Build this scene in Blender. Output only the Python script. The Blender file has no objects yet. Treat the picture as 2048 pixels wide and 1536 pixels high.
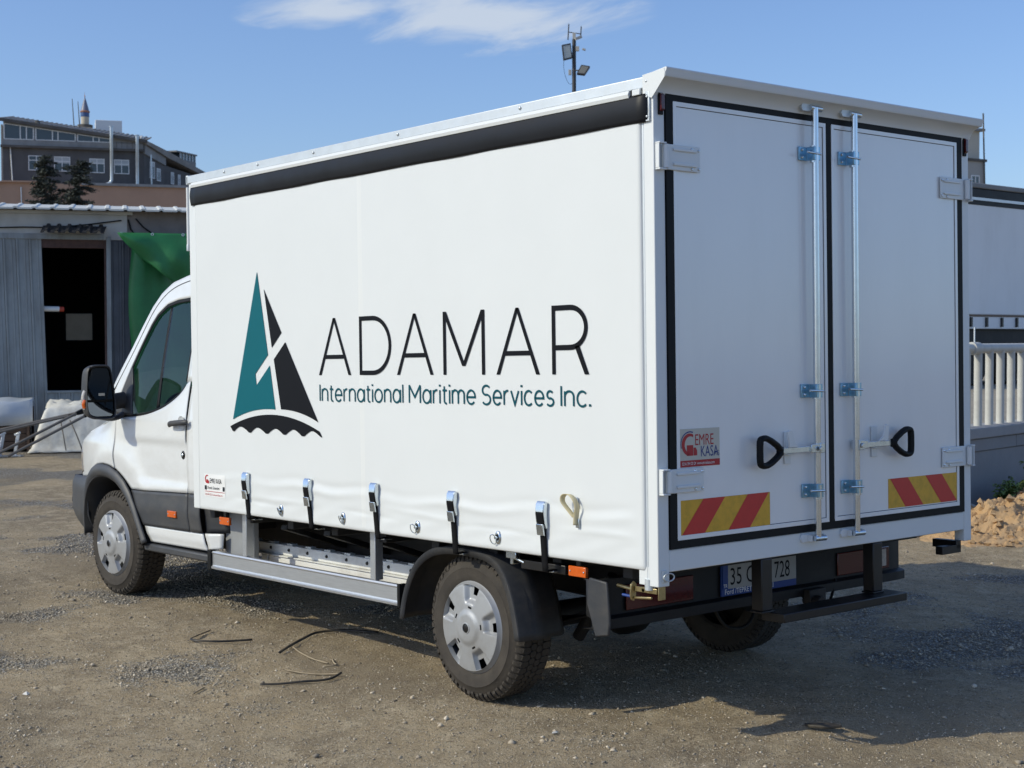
import bpy, bmesh, math, random
import numpy as np
from mathutils import Vector, Matrix, Euler

random.seed(7)
rng = np.random.default_rng(7)
R = math.radians
scene = bpy.context.scene
COL = scene.collection

# ------------------------------------------------------------------ camera
YAW, PITCH, ROLL = -0.6975, -0.0290, -0.0016
CAM = Vector((-4.2143, 4.3024, 1.716))
cam_data = bpy.data.cameras.new('camera')
cam = bpy.data.objects.new('camera', cam_data)
COL.objects.link(cam)
scene.camera = cam
fw = Vector((math.cos(YAW) * math.cos(PITCH), math.sin(YAW) * math.cos(PITCH), math.sin(PITCH)))
rt = fw.cross(Vector((0, 0, 1))).normalized()
up = rt.cross(fw)
r2 = rt * math.cos(ROLL) + up * math.sin(ROLL)
u2 = -rt * math.sin(ROLL) + up * math.cos(ROLL)
cam.matrix_world = Matrix(((r2.x, u2.x, -fw.x, CAM.x), (r2.y, u2.y, -fw.y, CAM.y), (r2.z, u2.z, -fw.z, CAM.z), (0, 0, 0, 1)))
cam_data.sensor_width = 36.0
cam_data.lens = 2978.75 / 2048 * 36
cam_data.clip_start = 0.05
cam_data.clip_end = 6000
cam_data.dof.use_dof = True
cam_data.dof.focus_distance = 7.0
cam_data.dof.aperture_fstop = 9.0

# ------------------------------------------------------------------ sun and sky
SUN = Vector((0.57, 1.32, 1.0)).normalized()          # towards the sun
SUN_EL = math.asin(SUN.z)
SUN_AZ = math.atan2(SUN.x, SUN.y)
sl = bpy.data.lights.new('sun', 'SUN')
sl.energy = 2.9
sl.angle = R(0.53)
sl.color = (1.0, 0.94, 0.74)
sun = bpy.data.objects.new('sun', sl)
sun.rotation_euler = (-SUN).to_track_quat('-Z', 'Y').to_euler()
sun.location = (0, 0, 30)
COL.objects.link(sun)

world = bpy.data.worlds.new('World')
scene.world = world
world.use_nodes = True
nt = world.node_tree
N = nt.nodes
L = nt.links
N.clear()
out = N.new('ShaderNodeOutputWorld')
bg = N.new('ShaderNodeBackground')
bg.inputs['Strength'].default_value = 0.148
sky = N.new('ShaderNodeTexSky')
sky.sky_type = 'NISHITA'
sky.sun_disc = False
sky.sun_elevation = SUN_EL
sky.sun_rotation = SUN_AZ
sky.altitude = 50
sky.air_density = 1.0
sky.dust_density = 1.2
sky.ozone_density = 1.0
tc = N.new('ShaderNodeTexCoord')
# thin high clouds over the whole dome: direction / height gives a flat cloud layer
sep = N.new('ShaderNodeSeparateXYZ')
L.new(tc.outputs['Generated'], sep.inputs[0])
def wmath(op, a, b=None, clamp=False):
    n = N.new('ShaderNodeMath')
    n.operation = op
    n.use_clamp = clamp
    for i, v in enumerate((a, b)):
        if v is None:
            continue
        if isinstance(v, (int, float)):
            n.inputs[i].default_value = v
        else:
            L.new(v, n.inputs[i])
    return n.outputs[0]
hz = wmath('ADD', wmath('MAXIMUM', sep.outputs['Z'], 0.0), 0.06)
px_ = wmath('DIVIDE', sep.outputs['X'], hz)
py_ = wmath('DIVIDE', sep.outputs['Y'], hz)
cmb = N.new('ShaderNodeCombineXYZ')
L.new(px_, cmb.inputs[0])
L.new(py_, cmb.inputs[1])
n1 = N.new('ShaderNodeTexNoise')
n1.inputs['Scale'].default_value = 2.6
n1.inputs['Detail'].default_value = 5
n1.inputs['Roughness'].default_value = 0.62
n1.inputs['Distortion'].default_value = 0.5
mpn = N.new('ShaderNodeMapping')
mpn.inputs['Rotation'].default_value = (0, 0, R(46))
mpn.inputs['Scale'].default_value = (0.8, 1.7, 1.0)
L.new(cmb.outputs[0], mpn.inputs[0])
L.new(mpn.outputs[0], n1.inputs['Vector'])
# scattered thin clouds over the dome: (centre x, y on the cloud layer, half sizes, turn)
cloud = None
for (cx_, cy_, sx_, sy_, rz_) in ((2.80, -2.27, 0.46, 0.44, 38), (3.00, -1.95, 0.28, 0.24, 46), (-2.0, -2.6, 1.3, 0.5, 10), (-3.5, 1.5, 1.2, 0.6, 70),
                                  (-0.8, 3.0, 0.9, 0.4, 30), (1.8, 3.6, 1.4, 0.5, 120), (-0.3, -0.9, 0.5, 0.25, 40)):
    mp = N.new('ShaderNodeMapping')
    mp.vector_type = 'TEXTURE'
    mp.inputs['Location'].default_value = (cx_, cy_, 0)
    mp.inputs['Rotation'].default_value = (0, 0, R(rz_))
    mp.inputs['Scale'].default_value = (sx_, sy_, 1)
    L.new(cmb.outputs[0], mp.inputs[0])
    gr_ = N.new('ShaderNodeTexGradient')
    gr_.gradient_type = 'SPHERICAL'
    L.new(mp.outputs[0], gr_.inputs[0])
    cloud = gr_.outputs['Fac'] if cloud is None else wmath('MAXIMUM', cloud, gr_.outputs['Fac'])
dens = wmath('ADD', wmath('MULTIPLY', cloud, 1.15), wmath('MULTIPLY', wmath('SUBTRACT', n1.outputs['Fac'], 0.49), 2.3))
dens = wmath('MULTIPLY', dens, wmath('MULTIPLY', cloud, 6.0, True))
ramp = N.new('ShaderNodeMapRange')
ramp.interpolation_type = 'SMOOTHSTEP'
ramp.inputs['From Min'].default_value = 0.12
ramp.inputs['From Max'].default_value = 1.15
ramp.inputs['To Max'].default_value = 0.85
L.new(dens, ramp.inputs['Value'])
tint = N.new('ShaderNodeMix')
tint.data_type = 'RGBA'
tint.blend_type = 'MULTIPLY'
tint.inputs['Factor'].default_value = 1.0
tint.inputs['B'].default_value = (0.70, 0.83, 1.08, 1)
L.new(sky.outputs[0], tint.inputs['A'])
mixc = N.new('ShaderNodeMix')
mixc.data_type = 'RGBA'
mixc.inputs['B'].default_value = (4.1, 4.6, 5.3, 1)
L.new(ramp.outputs[0], mixc.inputs['Factor'])
L.new(tint.outputs['Result'], mixc.inputs['A'])
L.new(mixc.outputs['Result'], bg.inputs['Color'])
L.new(bg.outputs[0], out.inputs['Surface'])

scene.view_settings.view_transform = 'Standard'
scene.view_settings.look = 'None'
scene.view_settings.exposure = 0.0
scene.view_settings.gamma = 1.0
scene.view_settings.use_curve_mapping = False

# ------------------------------------------------------------------ helpers
def to_mesh_object(name, verts, faces, mat=None, parent=None, smooth=None, recalc=True):
    me = bpy.data.meshes.new(name)
    me.from_pydata([tuple(v) for v in verts], [], [tuple(f) for f in faces])
    if recalc:
        bm = bmesh.new()
        bm.from_mesh(me)
        bmesh.ops.recalc_face_normals(bm, faces=bm.faces)
        bm.to_mesh(me)
        bm.free()
    if smooth is not None:
        me.shade_smooth()
        me.set_sharp_from_angle(angle=R(smooth))
    o = bpy.data.objects.new(name, me)
    COL.objects.link(o)
    if mat is not None:
        me.materials.append(mat)
    if parent is not None:
        o.parent = parent
    return o

class MB:
    """collects shapes; build() links them as one mesh object"""
    def __init__(s):
        s.v = []
        s.f = []
    def add(s, vs, fs):
        k = len(s.v)
        s.v += [Vector(p) for p in vs]
        s.f += [[i + k for i in f] for f in fs]
        return s
    def box(s, a, b):
        x0, y0, z0 = a
        x1, y1, z1 = b
        vs = [(x0, y0, z0), (x1, y0, z0), (x1, y1, z0), (x0, y1, z0), (x0, y0, z1), (x1, y0, z1), (x1, y1, z1), (x0, y1, z1)]
        return s.add(vs, [(0, 3, 2, 1), (4, 5, 6, 7), (0, 1, 5, 4), (1, 2, 6, 5), (2, 3, 7, 6), (3, 0, 4, 7)])
    def obox(s, c, size, rot):
        m = rot.to_matrix() if not isinstance(rot, Matrix) else rot
        hx, hy, hz = [v / 2 for v in size]
        vs = [Vector(c) + m @ Vector((sx * hx, sy * hy, sz * hz)) for sz in (-1, 1) for sx, sy in ((-1, -1), (1, -1), (1, 1), (-1, 1))]
        return s.add(vs, [(0, 3, 2, 1), (4, 5, 6, 7), (0, 1, 5, 4), (1, 2, 6, 5), (2, 3, 7, 6), (3, 0, 4, 7)])
    def prism(s, poly, axis, a0, a1):
        n = len(poly)
        def P(p, a):
            return {'x': (a, p[0], p[1]), 'y': (p[0], a, p[1]), 'z': (p[0], p[1], a)}[axis]
        vs = [P(p, a0) for p in poly] + [P(p, a1) for p in poly]
        fs = [list(range(n)), list(range(2 * n - 1, n - 1, -1))]
        fs += [(i, (i + 1) % n, (i + 1) % n + n, i + n) for i in range(n)]
        return s.add(vs, fs)
    def tube(s, pts, r, n=10, caps=True, closed=False, flat=None):
        pts = [Vector(p) for p in pts]
        m = len(pts)
        rings = []
        prev = None
        for i, p in enumerate(pts):
            if closed:
                t = pts[(i + 1) % m] - pts[i - 1]
            else:
                t = pts[min(i + 1, m - 1)] - pts[max(i - 1, 0)]
            t.normalize()
            ref = prev if prev is not None else (Vector((0, 0, 1)) if abs(t.z) < 0.9 else Vector((0, 1, 0)))
            a = (ref - t * ref.dot(t)).normalized()
            prev = a
            b = t.cross(a)
            rr = r[i] if isinstance(r, (list, tuple)) else r
            fa, fb = (1, 1) if flat is None else flat
            rings.append([p + a * (math.cos(2 * math.pi * k / n) * rr * fa) + b * (math.sin(2 * math.pi * k / n) * rr * fb) for k in range(n)])
        vs = [q for rg in rings for q in rg]
        fs = []
        for i in range(m if closed else m - 1):
            j = (i + 1) % m
            for k in range(n):
                k2 = (k + 1) % n
                fs.append((i * n + k, i * n + k2, j * n + k2, j * n + k))
        if caps and not closed:
            fs.append(list(range(n - 1, -1, -1)))
            fs.append([(m - 1) * n + k for k in range(n)])
        return s.add(vs, fs)
    def cyl(s, p0, p1, r0, r1=None, n=14):
        return s.tube([p0, p1], [r0, r0 if r1 is None else r1], n)
    def lathe(s, prof, center, n=48, closed=False):
        """profile (r, h) turned about the local y axis; h along +y"""
        cx, cy, cz = center
        m = len(prof)
        vs = []
        for k in range(n):
            a = 2 * math.pi * k / n
            for r, h in prof:
                vs.append((cx + r * math.cos(a), cy + h, cz + r * math.sin(a)))
        fs = []
        for k in range(n):
            k2 = (k + 1) % n
            for i in range(m if closed else m - 1):
                j = (i + 1) % m
                fs.append((k * m + i, k2 * m + i, k2 * m + j, k * m + j))
        return s.add(vs, fs)
    def grid(s, rows):
        m = len(rows[0])
        vs = [p for r in rows for p in r]
        fs = [(i * m + j, i * m + j + 1, (i + 1) * m + j + 1, (i + 1) * m + j) for i in range(len(rows) - 1) for j in range(m - 1)]
        return s.add(vs, fs)
    def build(s, name, mat=None, parent=None, smooth=None, bevel=0.0, seg=2, recalc=True, solid=0.0, loc=None):
        o = to_mesh_object(name, s.v, s.f, mat, parent, smooth, recalc)
        if solid:
            md = o.modifiers.new('solid', 'SOLIDIFY')
            md.thickness = solid
            md.offset = 0
        if bevel:
            md = o.modifiers.new('bevel', 'BEVEL')
            md.width = bevel
            md.segments = seg
            md.limit_method = 'ANGLE'
            md.angle_limit = R(35)
            md.harden_normals = False
            o.data.shade_smooth()
            o.data.set_sharp_from_angle(angle=R(40))
        if loc is not None:
            o.location = loc
        return o

def thing(name, label, cat, loc=(0, 0, 0), rot=(0, 0, 0), group=None):
    o = bpy.data.objects.new(name, None)
    COL.objects.link(o)
    o.empty_display_size = 0.2
    o.location = loc
    o.rotation_euler = rot
    return tag(o, label, cat, group)

def tag(o, label, cat, group=None):
    o['label'] = label
    o['category'] = cat
    if group:
        o['group'] = group
    return o

def structure(o):
    o['kind'] = 'structure'
    return o

def resample(poly, n):
    pts = [Vector(p) for p in poly]
    d = [0.0]
    for a, b in zip(pts, pts[1:]):
        d.append(d[-1] + (b - a).length)
    res = []
    for i in range(n):
        t = d[-1] * i / (n - 1)
        k = 0
        while k < len(d) - 2 and d[k + 1] < t:
            k += 1
        u = (t - d[k]) / max(1e-9, d[k + 1] - d[k])
        res.append(pts[k].lerp(pts[k + 1], u))
    return res

def smoothpoly(poly, n, it=2, closed=False):
    """Chaikin-smoothed polyline, resampled"""
    pts = [Vector(p) for p in poly]
    for _ in range(it):
        new = [] if closed else [pts[0]]
        rng_ = range(len(pts)) if closed else range(len(pts) - 1)
        for i in rng_:
            a, b = pts[i], pts[(i + 1) % len(pts)]
            new += [a.lerp(b, 0.25), a.lerp(b, 0.75)]
        if not closed:
            new.append(pts[-1])
        pts = new
    return resample(pts, n) if n else pts

# value-noise fBm in numpy (ground relief and gravel patches)
_perm = np.random.default_rng(3).random((256, 256))
def vnoise(x, y):
    xi = np.floor(x).astype(int)
    yi = np.floor(y).astype(int)
    u = x - xi
    v = y - yi
    u = u * u * u * (u * (u * 6 - 15) + 10)
    v = v * v * v * (v * (v * 6 - 15) + 10)
    g = lambda a, b: _perm[a & 255, b & 255]
    return (g(xi, yi) * (1 - u) + g(xi + 1, yi) * u) * (1 - v) + (g(xi, yi + 1) * (1 - u) + g(xi + 1, yi + 1) * u) * v
def fbm(x, y, o=4, gain=0.5):
    t = 0
    a = 1
    w = 0
    for k in range(o):
        t = t + a * vnoise(x * 2 ** k + 17.3 * k, y * 2 ** k + 9.1 * k)
        w += a
        a *= gain
    return t / w

# ------------------------------------------------------------------ materials
def mat(name, color, rough=0.5, metal=0.0, var=0.0, vscale=6.0, bump=0.0, bscale=60.0, color2=None, spec=0.5, coat=0.0, stretch=None, dirt=None, rvar=0.0, coords='Object'):
    m = bpy.data.materials.new(name)
    m.use_nodes = True
    n = m.node_tree.nodes
    l = m.node_tree.links
    p = n['Principled BSDF']
    p.inputs['Base Color'].default_value = (*color, 1)
    p.inputs['Roughness'].default_value = rough
    p.inputs['Metallic'].default_value = metal
    p.inputs['Specular IOR Level'].default_value = spec
    p.inputs['Coat Weight'].default_value = coat
    p.inputs['Coat Roughness'].default_value = 0.06
    t = n.new('ShaderNodeTexCoord')
    src = t.outputs[coords]
    if stretch:
        mpn = n.new('ShaderNodeMapping')
        mpn.inputs['Scale'].default_value = stretch
        l.new(src, mpn.inputs[0])
        src = mpn.outputs[0]
    col = None
    if var or color2:
        nz = n.new('ShaderNodeTexNoise')
        nz.inputs['Scale'].default_value = vscale
        nz.inputs['Detail'].default_value = 6
        nz.inputs['Roughness'].default_value = 0.6
        l.new(src, nz.inputs['Vector'])
        mr = n.new('ShaderNodeMapRange')
        mr.inputs['From Min'].default_value = 0.3
        mr.inputs['From Max'].default_value = 0.7
        l.new(nz.outputs['Fac'], mr.inputs['Value'])
        mx = n.new('ShaderNodeMix')
        mx.data_type = 'RGBA'
        c2 = color2 if color2 else tuple(max(0, c * (1 - var)) for c in color)
        mx.inputs['A'].default_value = (*color, 1)
        mx.inputs['B'].default_value = (*c2, 1)
        l.new(mr.outputs[0], mx.inputs['Factor'])
        col = mx.outputs['Result']
    if dirt:
        dc, amount, dscale, dstretch = dirt
        t2 = n.new('ShaderNodeMapping')
        t2.inputs['Scale'].default_value = dstretch
        l.new(t.outputs[coords], t2.inputs[0])
        nz2 = n.new('ShaderNodeTexNoise')
        nz2.inputs['Scale'].default_value = dscale
        nz2.inputs['Detail'].default_value = 8
        nz2.inputs['Roughness'].default_value = 0.65
        l.new(t2.outputs[0], nz2.inputs['Vector'])
        mr2 = n.new('ShaderNodeMapRange')
        mr2.inputs['From Min'].default_value = 0.45
        mr2.inputs['From Max'].default_value = 0.8
        mr2.inputs['To Max'].default_value = amount
        l.new(nz2.outputs['Fac'], mr2.inputs['Value'])
        mx2 = n.new('ShaderNodeMix')
        mx2.data_type = 'RGBA'
        if col:
            l.new(col, mx2.inputs['A'])
        else:
            mx2.inputs['A'].default_value = (*color, 1)
        mx2.inputs['B'].default_value = (*dc, 1)
        l.new(mr2.outputs[0], mx2.inputs['Factor'])
        col = mx2.outputs['Result']
    if col:
        l.new(col, p.inputs['Base Color'])
    if rvar:
        nz4 = n.new('ShaderNodeTexNoise')
        nz4.inputs['Scale'].default_value = vscale * 2
        nz4.inputs['Detail'].default_value = 5
        l.new(src, nz4.inputs['Vector'])
        mr4 = n.new('ShaderNodeMapRange')
        mr4.inputs['To Min'].default_value = max(0.02, rough - rvar)
        mr4.inputs['To Max'].default_value = min(1, rough + rvar)
        l.new(nz4.outputs['Fac'], mr4.inputs['Value'])
        l.new(mr4.outputs[0], p.inputs['Roughness'])
    if bump:
        nz3 = n.new('ShaderNodeTexNoise')
        nz3.inputs['Scale'].default_value = bscale
        nz3.inputs['Detail'].default_value = 5
        l.new(src, nz3.inputs['Vector'])
        bp = n.new('ShaderNodeBump')
        bp.inputs['Strength'].default_value = bump
        bp.inputs['Distance'].default_value = 0.02
        l.new(nz3.outputs['Fac'], bp.inputs['Height'])
        l.new(bp.outputs[0], p.inputs['Normal'])
    return m

def glass_mat(name, tint, rough=0.02, alpha_mix=0.5):
    """tinted pane: lets light through, mirrors the sky"""
    m = bpy.data.materials.new(name)
    m.use_nodes = True
    n = m.node_tree.nodes
    l = m.node_tree.links
    n.clear()
    o = n.new('ShaderNodeOutputMaterial')
    tr = n.new('ShaderNodeBsdfTransparent')
    tr.inputs['Color'].default_value = (*tint, 1)
    gl = n.new('ShaderNodeBsdfGlossy')
    gl.inputs['Roughness'].default_value = rough
    lw = n.new('ShaderNodeLayerWeight')
    lw.inputs['Blend'].default_value = 0.5
    pw = n.new('ShaderNodeMath')
    pw.operation = 'POWER'
    l.new(lw.outputs['Facing'], pw.inputs[0])
    pw.inputs[1].default_value = 4.0
    fr = n.new('ShaderNodeMath')
    fr.operation = 'MULTIPLY_ADD'
    l.new(pw.outputs[0], fr.inputs[0])
    fr.inputs[1].default_value = 0.6
    fr.inputs[2].default_value = 0.04
    mx = n.new('ShaderNodeMixShader')
    l.new(fr.outputs[0], mx.inputs[0])
    l.new(tr.outputs[0], mx.inputs[1])
    l.new(gl.outputs[0], mx.inputs[2])
    l.new(mx.outputs[0], o.inputs['Surface'])
    return m

M = {}
M['paint_white'] = mat('white_paint', (0.75, 0.765, 0.76), 0.28, var=0.04, vscale=3, coat=0.5, dirt=((0.42, 0.38, 0.31), 0.22, 5.0, (1, 1, 2.0)))
M['frame_white'] = mat('white_powder_coat', (0.74, 0.76, 0.755), 0.33, var=0.03, vscale=4, rvar=0.08)
M['curtain'] = mat('white_pvc_curtain', (0.72, 0.74, 0.735), 0.42, var=0.035, vscale=1.6, bump=0.012, bscale=420, spec=0.35)
M['curtain_seam'] = mat('white_pvc_weld', (0.745, 0.76, 0.745), 0.36, var=0.02, vscale=2, spec=0.4)
M['panel'] = mat('white_door_panel', (0.88, 0.885, 0.875), 0.30, var=0.03, vscale=1.2, bump=0.012, bscale=2.2, rvar=0.05, coat=1.0, dirt=((0.62, 0.62, 0.60), 0.12, 2.2, (1, 2.5, 0.5)))
M['strip_black'] = mat('black_vinyl_strip', (0.010, 0.011, 0.014), 0.45, var=0.3, vscale=5, rvar=0.1, spec=0.25)
M['rubber'] = mat('black_rubber_seal', (0.009, 0.0095, 0.010), 0.55, var=0.2, vscale=8, spec=0.2)
M['tyre'] = mat('tyre_rubber', (0.040, 0.035, 0.030), 0.82, color2=(0.068, 0.058, 0.047), vscale=9, bump=0.12, bscale=90, spec=0.3)
M['plastic'] = mat('black_plastic', (0.034, 0.037, 0.043), 0.55, var=0.25, vscale=7, dirt=((0.13, 0.115, 0.095), 0.5, 4.0, (1, 1, 1.6)), bump=0.05, bscale=300)
M['clad'] = mat('dark_grey_cladding', (0.048, 0.051, 0.057), 0.52, var=0.15, vscale=5, dirt=((0.16, 0.145, 0.12), 0.35, 4.0, (1, 1, 2)), bump=0.05, bscale=350)
M['steel_dark'] = mat('black_painted_steel', (0.008, 0.008, 0.009), 0.36, var=0.3, vscale=6, dirt=((0.06, 0.052, 0.042), 0.3, 5.0, (1, 1, 1)))
M['bumper'] = mat('black_bumper_plastic', (0.011, 0.012, 0.014), 0.5, var=0.25, vscale=7, dirt=((0.06, 0.055, 0.048), 0.4, 4.0, (1, 1, 1.6)), spec=0.3)
M['chassis'] = mat('chassis_black', (0.010, 0.010, 0.011), 0.6, var=0.3, vscale=5, dirt=((0.06, 0.052, 0.043), 0.4, 4.0, (1, 1, 1)))
M['chassis_pale'] = mat('pale_chassis_paint', (0.80, 0.80, 0.77), 0.5, var=0.08, vscale=4, dirt=((0.30, 0.26, 0.20), 0.7, 3.5, (1, 1, 1.5)))
M['grey_panel'] = mat('grey_painted_panel', (0.30, 0.31, 0.32), 0.5, var=0.1, vscale=4)
M['alu'] = mat('brushed_aluminium', (0.62, 0.64, 0.66), 0.42, metal=0.85, var=0.12, vscale=10, stretch=(1, 14, 14), rvar=0.1)
M['galv'] = mat('galvanised_rail', (0.66, 0.70, 0.72), 0.48, metal=0.55, var=0.12, vscale=14, rvar=0.1)
M['zinc'] = mat('zinc_plate', (0.70, 0.76, 0.80), 0.26, metal=1.0, var=0.15, vscale=30)
M['zinc_blue'] = mat('blue_zinc_plate', (0.34, 0.55, 0.70), 0.3, metal=0.9, var=0.25, vscale=40)
M['zinc_gold'] = mat('yellow_zinc_plate', (0.52, 0.42, 0.22), 0.34, metal=0.9, var=0.35, vscale=40)
M['tube'] = mat('polished_tube', (0.72, 0.76, 0.80), 0.2, metal=1.0, var=0.08, vscale=20)
M['silver'] = mat('silver_hubcap', (0.40, 0.41, 0.42), 0.42, metal=0.35, var=0.08, vscale=12, dirt=((0.22, 0.19, 0.15), 0.45, 8.0, (1, 1, 1)))
M['orange'] = mat('orange_lens', (0.72, 0.13, 0.012), 0.22, var=0.2, vscale=60, coat=0.4)
M['red_lens'] = mat('dark_red_lens', (0.085, 0.006, 0.008), 0.2, var=0.25, vscale=60, coat=0.4)
M['red_tape'] = mat('red_reflective_tape', (0.60, 0.030, 0.024), 0.4, var=0.08, vscale=30)
M['yellow_tape'] = mat('yellow_reflective_tape', (0.76, 0.42, 0.030), 0.4, var=0.1, vscale=14, dirt=((0.36, 0.22, 0.02), 0.6, 26.0, (1, 1, 1)))
M['teal'] = mat('teal_print', (0.002, 0.120, 0.150), 0.5, var=0.05, vscale=3, spec=0.15)
M['teal_dark'] = mat('dark_teal_print', (0.004, 0.075, 0.10), 0.5, spec=0.15)
M['ink'] = mat('black_print', (0.006, 0.0065, 0.009), 0.5, spec=0.12)
M['red_print'] = mat('red_print', (0.42, 0.015, 0.02), 0.45)
M['blue_print'] = mat('blue_print', (0.012, 0.03, 0.19), 0.45)
M['beige_print'] = mat('beige_sticker', (0.56, 0.53, 0.45), 0.4)
M['white_print'] = mat('white_print', (0.80, 0.80, 0.78), 0.45)
M['plate_white'] = mat('number_plate_white', (0.36, 0.36, 0.345), 0.4, var=0.1, vscale=20)
M['plate_blue'] = mat('plate_blue', (0.01, 0.045, 0.22), 0.4)
M['strap'] = mat('black_webbing', (0.006, 0.006, 0.007), 0.8, bump=0.2, bscale=500, spec=0.15)
M['loop'] = mat('cream_webbing', (0.66, 0.58, 0.36), 0.7, bump=0.2, bscale=500)
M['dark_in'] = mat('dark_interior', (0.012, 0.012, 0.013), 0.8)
M['seat'] = mat('grey_seat_cloth', (0.045, 0.047, 0.05), 0.85, var=0.2, vscale=40)
M['mirror'] = mat('mirror_glass', (0.16, 0.18, 0.20), 0.04, metal=1.0)
M['glass'] = glass_mat('side_glass', (0.48, 0.56, 0.50))
M['glass_clear'] = glass_mat('windscreen_glass', (0.82, 0.86, 0.84))
M['lens_clear'] = mat('clear_lens', (0.62, 0.58, 0.54), 0.1, var=0.4, vscale=50, coat=0.5)
# ================================================================== ground
FX, FY = math.cos(YAW), math.sin(YAW)
RX, RY = FY, -FX
def spaced(start, fine_end, step, far, growth):
    a = [start]
    while a[-1] < fine_end:
        a.append(a[-1] + step)
    s = step
    while a[-1] < far:
        s *= growth
        a.append(a[-1] + s)
    return a
def gravel_mask(x, y):
    n = fbm(x * 0.42 + 3.1, y * 0.42 + 8.7, 4, 0.55)
    n2 = fbm(x * 1.7 + 40, y * 1.7 + 11, 3, 0.5)
    g = n * 0.68 + n2 * 0.32
    # a worn band of stones on the far side of the yard, right of the truck
    g = g + 0.05 * np.exp(-(((x - 1.2) / 1.5) ** 2 + ((y + 4.3) / 1.8) ** 2))
    g = g + 0.12 * np.exp(-(((x - 2.0) / 0.8) ** 2 + ((y - 0.9) / 0.5) ** 2))
    g = g + 0.10 * np.exp(-(((x - 4.6) / 1.2) ** 2 + ((y - 1.6) / 0.8) ** 2))
    return np.clip((g - 0.445) / 0.11, 0, 1)
def track_relief(x, y):
    # two old tyre tracks crossing the foreground, with lug prints
    h = np.zeros_like(x)
    for (ax, ay, ang, wd) in ((0.9, 0.55, R(-62), 0.11), (-0.2, 0.2, R(-24), 0.12), (3.0, 1.7, R(-12), 0.12), (7.5, 1.0, R(-30), 0.13)):
        ca, sa = math.cos(ang), math.sin(ang)
        t = (x - ax) * ca + (y - ay) * sa
        d = -(x - ax) * sa + (y - ay) * ca + 0.10 * np.sin(t * 0.9)
        prof = np.exp(-(d / wd) ** 4)
        lug = 0.5 + 0.5 * np.sign(np.sin(t * 2 * math.pi / 0.055 + np.sign(d) * 2.0 + np.abs(d) * 14))
        fade = np.clip(fbm(x * 0.9 + 5, y * 0.9 + 2, 2) * 2.6 - 0.9, 0, 1)
        h = h - prof * (0.006 + 0.006 * lug) * fade + 0.006 * np.exp(-((np.abs(d) - wd * 1.25) / 0.04) ** 2) * fade
    return h
TRACKS = ((0.9, 0.55, R(-62), 0.11), (-0.2, 0.2, R(-24), 0.12), (3.0, 1.7, R(-12), 0.12), (7.5, 1.0, R(-30), 0.13))
def track_wear(x, y):
    w = np.zeros_like(x)
    for (ax, ay, ang, wd) in TRACKS + ((4.2, 1.2, R(-18), 0.22), (1.6, 0.9, R(-50), 0.20), (9.0, -1.0, R(-8), 0.30), (0.6, -4.6, R(-75), 0.25), (12.0, -1.5, R(-28), 0.35)):
        ca, sa = math.cos(ang), math.sin(ang)
        t = (x - ax) * ca + (y - ay) * sa
        d = -(x - ax) * sa + (y - ay) * ca + 0.10 * np.sin(t * 0.9) + 0.12 * (fbm(x * 1.3, y * 1.3, 2) - 0.5)
        fade = np.clip(fbm(x * 0.8 + 5, y * 0.8 + 2, 3) * 3.0 - 1.0, 0, 1)
        w = np.maximum(w, np.exp(-(d / (wd * 1.15)) ** 4) * fade)
    return w
def ground_h(x, y, fine=True):
    r = np.sqrt((x - 2) ** 2 + (y + 1) ** 2)
    h = (fbm(x * 0.55, y * 0.55, 3) - 0.5) * 0.05 + (fbm(x * 3.1 + 7, y * 3.1, 3) - 0.5) * 0.022
    if fine:
        m = gravel_mask(x, y)
        h = h + (fbm(x * 13 + 3, y * 13 + 1, 3, 0.7) - 0.5) * (0.017 + 0.016 * m)
        h = h + track_relief(x, y)
    # wheels stand on firm level ground
    for (wx, wy) in ((1.33, -0.2), (1.33, -2.02), (5.24, -0.2), (5.24, -2.02)):
        k = np.exp(-(((x - wx) / 0.5) ** 2 + ((y - wy) / 0.35) ** 2))
        h = h * (1 - 0.9 * k)
    return h - 0.004
us = sorted(set([-900, -300, -100, -40, -15, -6, 0, 2, 3.5] + spaced(4.6, 12.6, 0.026, 3500, 1.045)))
vr = spaced(0.0, 4.6, 0.026, 2500, 1.09)
vs_ = sorted(set([-v for v in vr] + vr))
U, V = np.meshgrid(np.array(us), np.array(vs_), indexing='ij')
GX = CAM.x + U * FX + V * RX
GY = CAM.y + U * FY + V * RY
GZ = ground_h(GX, GY)
far = np.clip((np.sqrt((GX - 4) ** 2 + (GY + 3) ** 2) - 14) / 12, 0, 1)
GZ = GZ * (1 - far)
nu, nv = U.shape
co = np.stack([GX, GY, GZ], -1).reshape(-1, 3)
ii = np.arange(nu * nv).reshape(nu, nv)
quads = np.stack([ii[:-1, :-1], ii[:-1, 1:], ii[1:, 1:], ii[1:, :-1]], -1).reshape(-1, 4)
me = bpy.data.meshes.new('ground')
me.vertices.add(len(co))
me.vertices.foreach_set('co', co.ravel())
me.loops.add(quads.size)
me.loops.foreach_set('vertex_index', quads[:, ::-1].ravel() if False else quads.ravel())
me.polygons.add(len(quads))
me.polygons.foreach_set('loop_start', np.arange(0, quads.size, 4))
me.polygons.foreach_set('loop_total', np.full(len(quads), 4))
me.update()
tk = me.attributes.new('track', 'FLOAT', 'POINT')
tk.data.foreach_set('value', np.clip(track_wear(co[:, 0], co[:, 1]), 0, 1).astype(np.float32))
at = me.attributes.new('gravel', 'FLOAT', 'POINT')
at.data.foreach_set('value', gravel_mask(co[:, 0], co[:, 1]).astype(np.float32))
if me.polygons[len(me.polygons) // 2].normal.z < 0:
    me.flip_normals()
me.shade_smooth()
ground = bpy.data.objects.new('ground', me)
COL.objects.link(ground)
structure(ground)

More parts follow.
